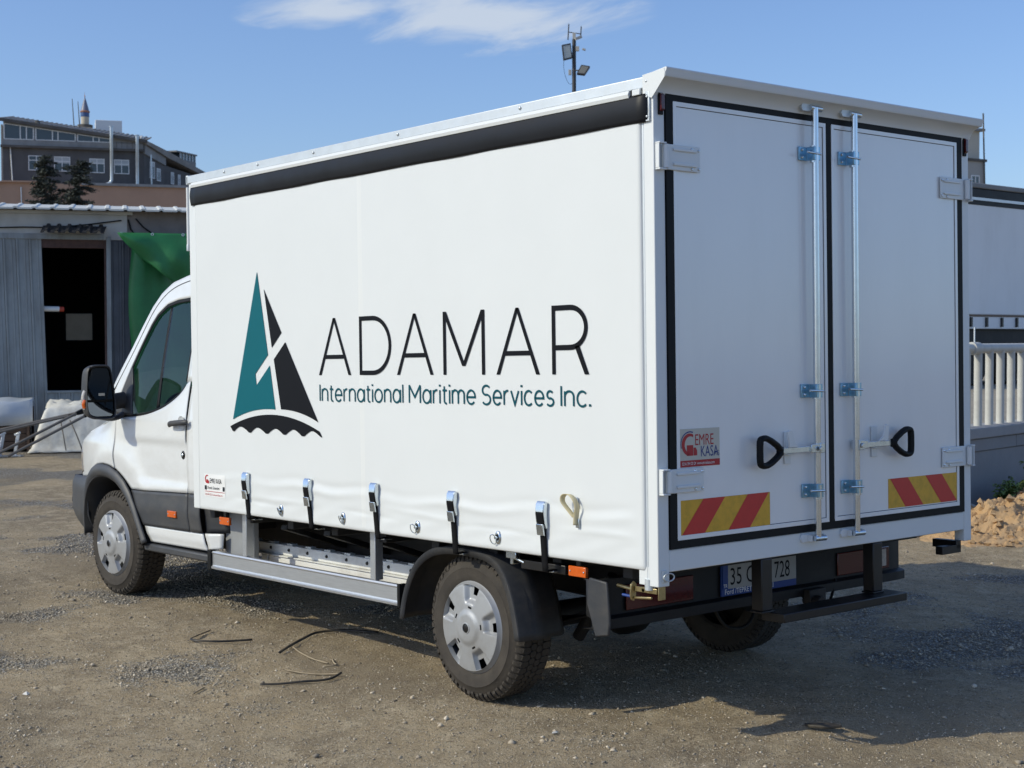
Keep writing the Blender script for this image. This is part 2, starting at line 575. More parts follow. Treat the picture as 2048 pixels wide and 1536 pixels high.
gm = bpy.data.materials.new('dirt_and_gravel')
gm.use_nodes = True
n = gm.node_tree.nodes
l = gm.node_tree.links
p = n['Principled BSDF']
p.inputs['Roughness'].default_value = 0.92
p.inputs['Specular IOR Level'].default_value = 0.2
t = n.new('ShaderNodeTexCoord')
def gnoise(scale, detail=6, rough=0.6, dist=0.0, kind='noise'):
    q = n.new('ShaderNodeTexNoise')
    q.inputs['Scale'].default_value = scale
    q.inputs['Detail'].default_value = detail
    q.inputs['Roughness'].default_value = rough
    q.inputs['Distortion'].default_value = dist
    l.new(t.outputs['Object'], q.inputs['Vector'])
    return q.outputs['Fac']
def gmix(f, a, b, blend='MIX'):
    q = n.new('ShaderNodeMix')
    q.data_type = 'RGBA'
    q.blend_type = blend
    for s, v in (('Factor', f), ('A', a), ('B', b)):
        if isinstance(v, tuple):
            q.inputs[s].default_value = (*v, 1)
        elif isinstance(v, (int, float)):
            q.inputs[s].default_value = v
        else:
            l.new(v, q.inputs[s])
    return q.outputs['Result']
def grange(v, a, b, c=0.0, d=1.0):
    q = n.new('ShaderNodeMapRange')
    q.inputs['From Min'].default_value = a
    q.inputs['From Max'].default_value = b
    q.inputs['To Min'].default_value = c
    q.inputs['To Max'].default_value = d
    l.new(v, q.inputs['Value'])
    return q.outputs[0]
att = n.new('ShaderNodeAttribute')
att.attribute_name = 'gravel'
dirt = gmix(grange(gnoise(0.9, 5, 0.62), 0.36, 0.64), (0.60, 0.465, 0.29), (0.37, 0.29, 0.19))
dirt = gmix(grange(gnoise(6.0, 5, 0.75), 0.46, 0.68), dirt, (0.68, 0.56, 0.38))
dirt = gmix(grange(gnoise(38, 3, 0.8), 0.53, 0.66), dirt, (0.25, 0.195, 0.132))
dirt = gmix(grange(gnoise(90, 2, 0.7), 0.58, 0.68), dirt, (0.70, 0.60, 0.44))
vor = n.new('ShaderNodeTexVoronoi')
vor.inputs['Scale'].default_value = 62
l.new(t.outputs['Object'], vor.inputs['Vector'])
sepc = n.new('ShaderNodeSeparateColor')
l.new(vor.outputs['Color'], sepc.inputs[0])
stone = gmix(sepc.outputs[0], (0.24, 0.228, 0.208), (0.68, 0.655, 0.60))
stone = gmix(grange(vor.outputs['Distance'], 0.35, 0.62), stone, (0.25, 0.215, 0.165))
mask = n.new('ShaderNodeMath')
mask.operation = 'MULTIPLY_ADD'
l.new(grange(gnoise(24, 3, 0.7), 0.35, 0.65), mask.inputs[0])
mask.inputs[1].default_value = 0.55
l.new(att.outputs['Fac'], mask.inputs[2])
fac = grange(mask.outputs[0], 0.55, 0.95)
colr = gmix(fac, dirt, stone)
# compacted wheel tracks: smoother, darker earth
atk = n.new('ShaderNodeAttribute')
atk.attribute_name = 'track'
colr = gmix(grange(atk.outputs['Fac'], 0.0, 1.0, 0.0, 0.62), colr, (0.36, 0.285, 0.187))
# dark grit washed over the stony patches, oil-dark spots
colr = gmix(grange(gnoise(2.3, 4, 0.65, 0.4), 0.60, 0.74, 0.0, 0.55), colr, (0.28, 0.235, 0.175))
l.new(colr, p.inputs['Base Color'])
addh = n.new('ShaderNodeMath')
addh.operation = 'MULTIPLY_ADD'
l.new(grange(vor.outputs['Distance'], 0.0, 0.6, 1.0, 0.0), addh.inputs[0])
l.new(fac, addh.inputs[1])
l.new(gnoise(60, 4, 0.85), addh.inputs[2])
bmp = n.new('ShaderNodeBump')
bmp.inputs['Strength'].default_value = 1.0
bmp.inputs['Distance'].default_value = 0.032
l.new(addh.outputs[0], bmp.inputs['Height'])
l.new(bmp.outputs[0], p.inputs['Normal'])
ground.data.materials.append(gm)

# ---- loose stones: uncountable, one object
def pebbles(name, count, umin, umax, half, smin, smax, power, matl, thr, seed, base=0.03, lo=0.0):
    g = np.random.default_rng(seed)
    u = umin + (umax - umin) * g.random(count * 8) ** 1.25
    v = (g.random(count * 8) * 2 - 1) * half * (u / umax * 0.75 + 0.25)
    x = CAM.x + u * FX + v * RX
    y = CAM.y + u * FY + v * RY
    keep = gravel_mask(x, y) ** 1.5 + base > g.random(count * 8) * (1.0 + thr)
    x, y, u = x[keep][:count], y[keep][:count], u[keep][:count]
    k = len(x)
    z = ground_h(x, y)
    s = smin + (smax - smin) * g.random(k) ** power
    base = np.array([(1, 0, 0), (-1, 0, 0), (0, 1, 0), (0, -1, 0), (0, 0, 1), (0, 0, -1)], float)
    fcs = np.array([(0, 2, 4), (2, 1, 4), (1, 3, 4), (3, 0, 4), (2, 0, 5), (1, 2, 5), (3, 1, 5), (0, 3, 5)])
    P = base[None] * (s[:, None] * (0.6 + 0.8 * g.random((k, 6))))[:, :, None]
    P[:, :, 2] *= 0.62
    P += g.normal(0, 0.16, (k, 6, 3)) * s[:, None, None]
    a = g.random(k) * 6.283
    ca, sa = np.cos(a), np.sin(a)
    X = P[:, :, 0] * ca[:, None] - P[:, :, 1] * sa[:, None] + x[:, None]
    Y = P[:, :, 0] * sa[:, None] + P[:, :, 1] * ca[:, None] + y[:, None]
    Z = P[:, :, 2] + z[:, None] + s[:, None] * 0.18
    co = np.stack([X, Y, Z], -1).reshape(-1, 3)
    F = (fcs[None] + (np.arange(k) * 6)[:, None, None]).reshape(-1, 3)
    me = bpy.data.meshes.new(name)
    me.vertices.add(len(co))
    me.vertices.foreach_set('co', co.ravel())
    me.loops.add(F.size)
    me.loops.foreach_set('vertex_index', F.ravel())
    me.polygons.add(len(F))
    me.polygons.foreach_set('loop_start', np.arange(0, F.size, 3))
    me.polygons.foreach_set('loop_total', np.full(len(F), 3))
    tone = np.repeat(lo + (1 - lo) * g.random(k), 6).astype(np.float32)
    me.update()
    at = me.attributes.new('tone', 'FLOAT', 'POINT')
    at.data.foreach_set('value', tone)
    o = bpy.data.objects.new(name, me)
    COL.objects.link(o)
    me.materials.append(matl)
    o['kind'] = 'stuff'
    return o
sm = bpy.data.materials.new('loose_stone')
sm.use_nodes = True
n2_ = sm.node_tree.nodes
l2_ = sm.node_tree.links
a2 = n2_.new('ShaderNodeAttribute')
a2.attribute_name = 'tone'
cr = n2_.new('ShaderNodeValToRGB')
cr.color_ramp.elements[0].color = (0.20, 0.172, 0.132, 1)
cr.color_ramp.elements[1].color = (0.68, 0.60, 0.47, 1)
e = cr.color_ramp.elements.new(0.45)
e.color = (0.33, 0.28, 0.21, 1)
e = cr.color_ramp.elements.new(0.9)
e.color = (0.50, 0.425, 0.315, 1)
l2_.new(a2.outputs['Fac'], cr.inputs[0])
l2_.new(cr.outputs[0], n2_['Principled BSDF'].inputs['Base Color'])
n2_['Principled BSDF'].inputs['Roughness'].default_value = 0.85
gr = pebbles('gravel', 80000, 5.2, 15.5, 6.0, 0.003, 0.011, 2.6, sm, 0.25, 11)
grit = pebbles('grit', 90000, 5.2, 13.0, 5.2, 0.0022, 0.0060, 2.0, sm, 0.0, 12, 0.6, 0.25)
big = pebbles('loose_stones', 1500, 5.2, 13.0, 5.2, 0.009, 0.022, 3.0, sm, 0.0, 14, 0.15, 0.1)
tag(big, 'scattered larger stones lying loose on the yard', 'stones')
tag(grit, 'fine brown grit covering the whole yard', 'grit')
tag(gr, 'loose grey and brown gravel strewn over the yard', 'gravel')
# ================================================================== background, left: shed and what stands before it
M['shed_grey'] = mat('grey_blue_cladding', (0.31, 0.34, 0.345), 0.55, var=0.2, vscale=3, dirt=((0.12, 0.105, 0.085), 0.75, 2.0, (2.5, 2.5, 0.4)))
M['shed_dark'] = mat('dark_sooty_cladding', (0.085, 0.095, 0.11), 0.6, var=0.3, vscale=3, dirt=((0.03, 0.03, 0.03), 0.6, 2.0, (2.5, 2.5, 0.5)))
M['shed_white'] = mat('stained_white_wall', (0.50, 0.49, 0.45), 0.7, var=0.15, vscale=1.6, dirt=((0.20, 0.17, 0.13), 0.6, 1.5, (1, 1, 0.6)))
M['shed_plaster'] = mat('grey_plaster_wall', (0.27, 0.24, 0.22), 0.85, var=0.35, vscale=2.2, bump=0.2, bscale=20)
M['roof_white'] = mat('cream_roof_sheet', (0.70, 0.70, 0.64), 0.5, var=0.12, vscale=3)
M['awning'] = mat('black_corrugated_awning', (0.022, 0.023, 0.026), 0.55, var=0.3, vscale=6)
M['rust'] = mat('rusty_frame', (0.10, 0.055, 0.045), 0.75, var=0.4, vscale=12)
M['tarp_green'] = mat('green_tarpaulin', (0.026, 0.21, 0.066), 0.5, var=0.35, vscale=2, bump=0.15, bscale=7)
M['tarp_white'] = mat('dirty_white_sheet', (0.78, 0.76, 0.68), 0.7, var=0.15, vscale=3, bump=0.5, bscale=9, dirt=((0.27, 0.22, 0.15), 0.75, 2.6, (1, 1, 1)))
M['sheet_blue'] = mat('pale_plastic_sheet', (0.52, 0.56, 0.60), 0.4, var=0.1, vscale=3, bump=0.4, bscale=9)
M['old_wood'] = mat('weathered_brown_wood', (0.125, 0.080, 0.055), 0.8, color2=(0.075, 0.048, 0.034), vscale=5, stretch=(1, 1, 12))
M['pole_metal'] = mat('dull_metal_pole', (0.20, 0.18, 0.155), 0.55, metal=0.3, var=0.3, vscale=8)
M['lamp_white'] = mat('white_tube', (0.75, 0.75, 0.72), 0.4)
M['red_cap'] = mat('red_cap', (0.45, 0.06, 0.03), 0.5)
M['poster'] = mat('beige_board', (0.42, 0.36, 0.26), 0.7, var=0.2, vscale=4)

SHED_LOC = (19.98, -4.987, 0.0)
SHED_ROT = (0, 0, R(-114.323))
shed = thing('shed', 'grey metal-clad workshop shed with cream sheet roof and dark open doorway', 'shed', SHED_LOC, SHED_ROT)
# local x runs along the front to the right, local y away from the yard (facade at y = 0)
def shed_part(mb, name, m, **k):
    return mb.build(name, M[m], shed, **k)
# facade: cladding sheets with standing joints, one object per sheet
sheet_proto = None
def clad_sheet(x0, x1, z0, z1, m, lean=0.0, y=0.0):
    w = x1 - x0 - 0.006
    poly = [(0, 0.0), (0, -0.012), (0.012, -0.028), (0.030, -0.028), (0.042, -0.010), (w * 0.62, -0.006), (w * 0.66, -0.014), (w * 0.72, -0.014), (w * 0.76, -0.006), (w, -0.008), (w, 0.0)]
    mb = MB()
    n_ = len(poly)
    vs = [(x0 + px + (lean if 0 else 0), y + py, z1) for px, py in poly] + [(x0 + px + lean, y + py, z0) for px, py in poly]
    fs = [list(range(n_)), list(range(2 * n_ - 1, n_ - 1, -1))] + [(i, (i + 1) % n_, (i + 1) % n_ + n_, i + n_) for i in range(n_)]
    mb.add(vs, fs)
    return mb.build('cladding_sheet', M[m], shed)
for k in range(-22, 4):
    clad_sheet(0.05 + k * 0.2045 - 0.2, 0.05 + k * 0.2045 + 0.0045, 0.0, 3.41, 'shed_grey', lean=0.10 if k > -4 else 0.0)
clad_sheet(1.77, 1.95, 0.0, 3.40, 'shed_dark')
clad_sheet(1.95, 2.13, 0.0, 3.40, 'shed_dark')
clad_sheet(2.13, 2.31, 0.0, 3.40, 'shed_dark')
for k in range(5):       # low wall below the doorway
    clad_sheet(0.70 + k * 0.206, 0.70 + (k + 1) * 0.206, 0.0, 0.86, 'shed_grey')
shed_part(MB().box((0.70, -0.03, 0.86), (1.75, 0.12, 0.90)), 'door_sill', 'shed_grey', bevel=0.006)
shed_part(MB().box((-4.7, -0.02, 3.41), (2.04, 0.10, 3.86)), 'upper_wall', 'shed_white')
shed_part(MB().box((-4.7, -0.035, 3.41), (1.66, -0.022, 3.50)), 'wall_trim', 'shed_grey', bevel=0.004)
shed_part(MB().box((2.04, 0.02, 2.2), (7.5, 0.14, 3.9)), 'side_wall', 'shed_plaster')
shed_part(MB().box((1.70, -0.04, 0.88), (1.775, 0.06, 3.46)), 'door_jamb', 'shed_grey', bevel=0.006)
shed_part(MB().box((1.665, -0.01, 0.90), (1.70, 0.10, 3.41)), 'door_frame', 'rust', bevel=0.004)
shed_part(MB().box((0.655, 0.005, 3.27), (1.665, 0.11, 3.41)), 'lintel', 'rust', bevel=0.004)
shed_part(MB().box((-4.7, -0.06, 3.83), (2.13, 0.0, 3.885)), 'eave_beam', 'shed_white', bevel=0.006)
# interior shell
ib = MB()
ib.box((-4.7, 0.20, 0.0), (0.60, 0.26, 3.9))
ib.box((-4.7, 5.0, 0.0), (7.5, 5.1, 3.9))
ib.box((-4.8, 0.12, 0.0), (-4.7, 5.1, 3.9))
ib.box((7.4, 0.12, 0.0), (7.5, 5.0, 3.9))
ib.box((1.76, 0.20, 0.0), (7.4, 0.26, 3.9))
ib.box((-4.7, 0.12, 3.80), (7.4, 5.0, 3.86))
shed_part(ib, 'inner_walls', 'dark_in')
shed_part(MB().box((1.02, 1.20, 1.74), (1.46, 1.22, 2.20)), 'notice_board', 'poster')
tb = shed_part(MB().cyl((0.66, 0.10, 2.262), (0.93, 0.16, 2.258), 0.045, n=14), 'lamp_tube', 'lamp_white', smooth=40)
MB().cyl((0.93, 0.16, 2.258), (1.005, 0.175, 2.257), 0.043, n=14).build('end_cap', M['red_cap'], tb, smooth=40)
# corrugated awning over the door
prof = []
nr = 6
for k in range(nr):
    x = k * 0.18
    prof += [(x, 0.0), (x + 0.05, 0.0), (x + 0.07, 0.035), (x + 0.11, 0.035), (x + 0.13, 0.0)]
prof.append((nr * 0.18, 0.0))
mb = MB()
mb.grid([[(0.66 + a * 0.93, -0.34, 3.50 + h) for a, h in prof], [(0.70 + a * 0.93, -0.02, 3.63 + h) for a, h in prof]])
shed_part(mb, 'awning', 'awning', solid=0.012)
# main roof: ribbed sheet sloping up and back
prof = []
for k in range(44):
    x = -4.9 + k * 0.29
    prof += [(x, 0.0), (x + 0.20, 0.0), (x + 0.222, 0.035), (x + 0.262, 0.035), (x + 0.284, 0.0)]
mb = MB()
mb.grid([[(a, -0.24, 3.895 + h * 0.55) for a, h in prof], [(a + 0.02, 1.35, 4.085 + h * 0.55) for a, h in prof], [(a + 0.02, 5.4, 4.15 + h * 0.55) for a, h in prof]])
shed_part(mb, 'roof_sheet', 'roof_white', solid=0.03)
# slack cable across the wall
cab = MB()
cab.tube([(-4.5, -0.05, 3.70), (-1.0, -0.05, 3.62), (0.0, -0.05, 3.585), (0.4, -0.05, 3.60), (0.9, -0.05, 3.60), (1.4, -0.05, 3.66), (1.95, -0.05, 3.74)], 0.011, 6)
shed_part(cab, 'cable', 'rubber', smooth=60)
cab = MB()
cab.tube([(2.06, 0.0, 3.76), (2.10, 0.0, 3.60), (2.2, 0.0, 3.45), (2.24, 0.0, 3.30)], 0.014, 6)
cab.tube([(2.18, 0.0, 3.78), (2.3, 0.0, 3.64), (2.5, 0.0, 3.50)], 0.012, 6)
shed_part(cab, 'cable', 'rubber', smooth=60)

# green tarpaulin hung from the shed wall
tarp = thing('green_tarpaulin', 'green tarpaulin hung beside the shed doorway', 'tarpaulin', SHED_LOC, SHED_ROT)
edge = smoothpoly([(1.88, 3.52), (1.97, 3.38), (2.14, 3.22), (2.32, 3.05), (2.47, 2.96), (2.56, 2.86), (2.79, 2.70), (3.1, 2.50), (3.6, 2.30), (6.2, 2.0)], 40)
rows = []
for j in range(25):
    tt = j / 24
    row = []
    for i, e_ in enumerate(edge):
        topx = 1.88 + (6.2 - 1.88) * (i / 39)
        x = topx * (1 - tt) + e_.x * tt
        z = 3.52 * (1 - tt) + e_.y * tt
        y = -0.28 - 0.08 * math.sin(3 * tt) - 0.05 * math.sin(x * 6 - z * 7) * tt - 0.025 * math.sin(x * 15 + z * 11) * tt
        row.append((x, y, z))
    rows.append(row)
MB().grid(rows).build('upper_sheet', M['tarp_green'], tarp, smooth=80, solid=0.006)
rows = []
for j in range(20):
    z = 3.45 - 3.42 * j / 19
    row = []
    for i in range(50):
        x = 2.10 + 0.05 * math.sin(z * 2) + (6.2 - 2.1) * i / 49
        y = -0.10 - 0.05 * math.sin(x * 9 + 0.5 * math.sin(z * 3)) - 0.02 * math.sin(x * 23)
        row.append((x, y, z))
    rows.append(row)
MB().grid(rows).build('lower_sheet', M['tarp_green'], tarp, smooth=80, solid=0.006)
gm_ = MB()
for k in range(9):
    gm_.lathe([(0.012, -0.004), (0.026, -0.004), (0.026, 0.004), (0.012, 0.004)], (1.94 + k * 0.5, -0.30, 3.50), 12, closed=True)
gm_.build('eyelets', M['galv'], tarp)

# wooden crate with a plastic sheet over it
crate = thing('wooden_crate', 'brown plank crate half covered by a pale plastic sheet, left of the tarp pile', 'crate', SHED_LOC, SHED_ROT)
for k in range(5):
    z0 = 0.05 + k * 0.12
    MB().box((-0.95, -1.55, z0), (0.50, -1.52, z0 + 0.112)).build('plank', M['old_wood'], crate, bevel=0.004)
    MB().box((0.47, -1.515, z0), (0.50, -0.75, z0 + 0.112)).build('plank', M['old_wood'], crate, bevel=0.004)
for (x, y) in ((-0.95, -1.575), (0.465, -1.575), (0.505, -0.80)):
    MB().box((x, y, 0.0), (x + 0.045, y + 0.022, 0.68)).build('corner_post', M['old_wood'], crate, bevel=0.004)
MB().box((-0.9, -1.51, 0.06), (0.46, -0.72, 0.66)).build('core', M['dark_in'], crate)
prof_h = lambda x: 0.36 + 0.10 * (x + 0.95) / 1.45
rows = []
for j, (oy, kind) in enumerate(((-0.70, 't'), (-0.95, 't'), (-1.2, 't'), (-1.45, 't'), (-1.575, 't'), (-1.60, 'a'), (-1.61, 'b'), (-1.615, 'c'))):
    row = []
    for i in range(30):
        x = -1.0 + 1.56 * i / 29
        zt = 0.80 + 0.02 * math.sin(x * 5 + j) + 0.012 * math.sin(x * 13)
        z = {'t': zt, 'a': zt - 0.07, 'b': zt - 0.20, 'c': prof_h(x) - 0.02}[kind]
        row.append((x, oy - (0.02 * math.sin(x * 9) if kind != 't' else 0), z))
    rows.append(row)
MB().grid(rows).build('plastic_sheet', M['sheet_blue'], crate, smooth=50, solid=0.006)

# low pile under a dirty white sheet
pile = thing('covered_pile', 'low pile under a dirty white sheet in front of the shed doorway', 'covered pile', SHED_LOC, SHED_ROT)
rows = []
cx0, cx1 = 0.50, 2.35
NA, NB = 46, 36
for j in range(NB):
    v_ = j / (NB - 1)
    row = []
    for i in range(NA):
        u_ = i / (NA - 1)
        x = cx0 + (cx1 - cx0) * u_
        y = -2.05 + 1.65 * v_
        ex = min(1, u_ / 0.16, (1 - u_) / 0.16)
        ey = min(1, v_ / 0.22, (1 - v_) / 0.22)
        e_ = min(ex, ey)
        e_ = e_ * e_ * (3 - 2 * e_)
        h = (0.66 + 0.10 * v_) * e_ + 0.02
        nn = float(fbm(np.array([x * 5.0 + 3]), np.array([y * 5.0]), 4)[0]) - 0.5
        row.append((x + 0.05 * nn, y + 0.06 * nn, h + 0.10 * nn * (0.4 + e_)))
    rows.append(row)
MB().grid(rows).build('white_sheet', M['tarp_white'], pile, smooth=70, solid=0.008)
for (a, b, c_) in (((0.98, -1.93, 0.50), (1.02, -2.06, 0.30), (1.06, -2.1, 0.05)), ((1.12, -1.93, 0.50), (1.22, -2.07, 0.28), (1.30, -2.1, 0.05))):
    MB().tube(smoothpoly([a, b, c_], 10), 0.010, 6).build('rope', M['pole_metal'], pile, smooth=60)
# bundle of long poles lying against the pile
def pole_thing(p0, p1, r, label):
    o = thing('metal_pole', label, 'pole', p0, (0, 0, 0), 'long metal poles propped on the covered pile')
    d_ = Vector(p1) - Vector(p0)
    MB().cyl((0, 0, 0), d_, r, n=10).build('tube', M['pole_metal'], o, smooth=50)
    e_ = d_.normalized()
    MB().cyl(d_ - e_ * 0.10, d_ + e_ * 0.01, r * 1.35, n=10).build('end_sleeve', M['rubber'], o, smooth=50)
    return o
def SW(x, y, z):
    return Matrix.Rotation(SHED_ROT[2], 3, 'Z') @ Vector((x, y, z)) + Vector(SHED_LOC)
pole_thing(SW(-1.6, -2.2, 0.02), SW(1.33, -2.12, 0.64), 0.024, 'long metal pole on the covered pile, topmost of the bundle')
pole_thing(SW(-1.4, -2.4, 0.02), SW(1.20, -2.18, 0.60), 0.018, 'thin metal pole on the covered pile, second of the bundle')
pole_thing(SW(0.02, -2.75, 0.02), SW(1.30, -2.2, 0.66), 0.022, 'short metal pole on the covered pile, third of the bundle')
pole_thing(SW(0.25, -2.7, 0.02), SW(1.42, -2.22, 0.62), 0.022, 'short metal pole on the covered pile, lowest and nearest')
# metal brackets lying at the foot of the poles
for k, (x, y, a) in enumerate(((0.15, -2.55, 0.5), (0.36, -2.5, -0.4))):
    o = thing('scaffold_bracket', ('left' if k == 0 else 'right') + ' grey bracket standing at the foot of the leaning poles', 'bracket', SW(x, y, 0.0), (0, 0, SHED_ROT[2] + a), 'brackets at the foot of the poles')
    MB().obox((0, 0, 0.17), (0.05, 0.02, 0.34), Euler((0, 0.18, 0))).build('upright', M['alu'], o, bevel=0.004)
    MB().box((-0.09, -0.05, 0.0), (0.09, 0.05, 0.025)).build('foot_plate', M['alu'], o, bevel=0.004)
    MB().obox((0.02, 0, 0.34), (0.10, 0.03, 0.03), Euler((0, -0.4, 0))).build('head', M['alu'], o, bevel=0.004)

# ================================================================== far left: factory building on the rise
M['bld_dark'] = mat('dark_grey_render', (0.125, 0.122, 0.122), 0.85, var=0.25, vscale=0.5, dirt=((0.035, 0.033, 0.03), 0.6, 0.6, (1, 1, 0.3)))
M['bld_side'] = mat('cream_grey_render', (0.36, 0.34, 0.30), 0.85, var=0.2, vscale=0.5)
M['bld_band'] = mat('grey_panel_band', (0.30, 0.30, 0.295), 0.75, var=0.2, vscale=0.8, dirt=((0.07, 0.065, 0.06), 0.6, 0.7, (1, 1, 0.3)))
M['bld_ledge'] = mat('dirty_concrete_ledge', (0.135, 0.125, 0.112), 0.9, var=0.4, vscale=1.2)
M['bld_roof'] = mat('grey_corrugated_roof', (0.32, 0.30, 0.275), 0.8, color2=(0.19, 0.175, 0.155), vscale=0.9)
M['peach'] = mat('peach_render', (0.46, 0.29, 0.20), 0.85, var=0.15, vscale=0.4)
M['win_frame'] = mat('white_window_frame', (0.70, 0.71, 0.70), 0.5)
M['win_glass'] = mat('dark_window_glass', (0.035, 0.048, 0.058), 0.08, spec=0.8)
M['blind'] = mat('pale_blind', (0.42, 0.45, 0.46), 0.6)
M['duct'] = mat('galvanised_duct', (0.56, 0.62, 0.66), 0.35, metal=0.7, var=0.15, vscale=3)
B_LOC = (123.886, -45.323, 0.0)
B_ROT = (0, 0, R(-113.266))
bld = thing('factory_building', 'dark grey factory building with ribbon windows and silver ducts on the rise', 'building', B_LOC, B_ROT)
def bpart(mb, name, m, **k):
    return mb.build(name, M[m], bld, **k)
def window(parent, x0, x1, z0, z1, y, mull=(0.5,), transom=None, blind=0.0, face=-1):
    """framed window: a part, its panes sub-parts; face -1 looks along -y"""
    fr = MB()
    t_ = 0.07
    y0, y1 = y - 0.05, y + 0.02
    fr.box((x0, y0, z0), (x1, y1, z0 + t_))
    fr.box((x0, y0, z1 - t_), (x1, y1, z1))
    fr.box((x0, y0, z0 + t_), (x0 + t_, y1, z1 - t_))
    fr.box((x1 - t_, y0, z0 + t_), (x1, y1, z1 - t_))
    for m_ in mull:
        xm = x0 + (x1 - x0) * m_
        fr.box((xm - t_ / 2, y0 + 0.003, z0 + t_), (xm + t_ / 2, y1 - 0.003, z1 - t_))
    if transom:
        zt = z0 + (z1 - z0) * transom
        fr.box((x0 + t_, y0 + 0.006, zt - t_ / 2), (x1 - t_, y1 - 0.006, zt + t_ / 2))
    w = fr.build('window', M['win_frame'], parent)
    xs = [x0] + [x0 + (x1 - x0) * m_ for m_ in mull] + [x1]
    for a, b in zip(xs, xs[1:]):
        MB().box((a + 0.03, y - 0.02, z0 + 0.03), (b - 0.03, y + 0.0, z1 - 0.03)).build('pane', M['win_glass'], w)
        if blind:
            MB().box((a + 0.04, y - 0.028, z1 - (z1 - z0) * blind), (b - 0.04, y - 0.021, z1 - 0.04)).build('blind', M['blind'], w)
    return w
# walls
bpart(MB().box((0.0, 0.0, 0.0), (11.85, 14.0, 18.75)), 'wall', 'bld_dark')
bpart(MB().box((-0.15, 0.05, 0.0), (0.0, 14.0, 20.6)), 'side_wall', 'bld_side')
bpart(MB().box((-0.20, -0.42, 18.60), (11.95, 0.0, 18.80)), 'ledge', 'bld_ledge')
bpart(MB().box((-0.05, -0.20, 18.80), (11.85, 13.0, 19.28)), 'parapet_band', 'bld_band')
bpart(MB().prism([(0.05, 19.28), (8.9, 19.28), (11.85, 19.28), (11.85, 19.62), (0.05, 21.02)], 'y', -0.10, 5.5), 'upper_storey', 'bld_band')
# upper ribbon windows: separate lights under the sloping eave
def ztop(x):
    return 20.72 - 0.118 * x
for (a, b, mull) in ((0.12, 2.55, (0.55, 0.76)), (2.75, 6.05, (0.42, 0.56)), (6.25, 9.0, (0.48, 0.66))):
    zt = ztop((a + b) / 2) - 0.03
    fr = MB()
    fr.prism([(a, 19.30), (b, 19.30), (b, 19.37), (a, 19.37)], 'y', -0.20, -0.09)
    fr.prism([(a, ztop(a) - 0.07), (b, ztop(b) - 0.07), (b, ztop(b)), (a, ztop(a))], 'y', -0.20, -0.09)
    xs = [a, *[a + (b - a) * m_ for m_ in mull], b]
    for x in xs:
        fr.box((x - 0.045, -0.19, 19.37), (x + 0.045, -0.09, ztop(x) - 0.04))
    w = fr.build('window', M['win_frame'], bld)
    for x0, x1 in zip(xs, xs[1:]):
        MB().prism([(x0 + 0.04, 19.35), (x1 - 0.04, 19.35), (x1 - 0.04, ztop(x1) - 0.05), (x0 + 0.04, ztop(x0) - 0.05)], 'y', -0.14, -0.11).build('pane', M['win_glass'], w)
# joints in the band on the right
for k in range(6):
    bpart(MB().box((9.1 + k * 0.45, -0.215, 18.82), (9.13 + k * 0.45, -0.10, 19.40)), 'panel_joint', 'bld_ledge')
for (x0, x1, z0, z1, bl) in ((2.10, 3.45, 16.68, 17.98, 0.0), (4.24, 5.61, 16.66, 17.96, 0.45), (7.23, 8.53, 16.62, 17.88, 0.38), (9.33, 10.64, 16.59, 17.86, 0.42)):
    window(bld, x0, x1, z0, z1, -0.01, (0.5,), 0.68, bl)
# roof: ribbed slope
prof = []
for k in range(30):
    x = -0.4 + k * 0.42
    zt = 21.02 - 0.118 * (x + 0.2)
    prof += [(x, zt), (x + 0.28, zt - 0.033), (x + 0.31, zt + 0.04), (x + 0.38, zt + 0.03)]
mb = MB()
mb.grid([[(a, -0.55, h) for a, h in prof], [(a + 0.8, 6.5, h + 1.15) for a, h in prof]])
bpart(mb, 'roof', 'bld_roof', solid=0.10)
bpart(MB().prism([(-0.4, 21.10), (12.2, 19.62), (12.2, 19.36), (-0.4, 20.84)], 'y', -0.58, -0.50), 'eave', 'bld_ledge')
# silver flues
for x, zt, zb in ((9.11, 20.62, 15.75), (11.30, 19.95, 15.55)):
    d_ = MB()
    d_.tube([(x, -0.75, zt), (x, -0.75, 18.2), (x, -0.6, 17.9), (x, -0.6, zb + 0.2)] + ([(x - 0.1, -0.6, zb), (x - 0.45, -0.6, zb - 0.18)] if x < 10 else [(x, -0.6, zb)]), 0.15, 12)
    du = bpart(d_, 'flue_duct', 'duct', smooth=50)
    cp = MB().cyl((x, -0.75, zt), (x, -0.75, zt + 0.06), 0.22)
    cp.build('duct_collar', M['duct'], du, smooth=40)
bpart(MB().tube([(0.62, -0.06, 18.6), (0.78, -0.06, 15.6)], 0.05, 8), 'downpipe', 'win_frame', smooth=60)
# lower peach storey and its gutter roof
bpart(MB().box((-3.0, -3.0, 0.0), (30.0, -0.65, 15.30)), 'lower_wall', 'peach')
bpart(MB().prism([(-3.2, 14.6), (0.1, 15.42), (4.0, 15.46), (4.0, 15.32), (0.1, 15.28), (-3.2, 14.46)], 'y', -3.3, -2.9), 'cornice', 'peach')
bpart(MB().box((6.5, -3.25, 15.20), (30.0, -0.2, 15.42)), 'gutter', 'bld_band')
bpart(MB().cyl((1.55, -3.1, 14.9), (1.58, -3.1, 12.0), 0.05), 'rain_pipe', 'win_frame')
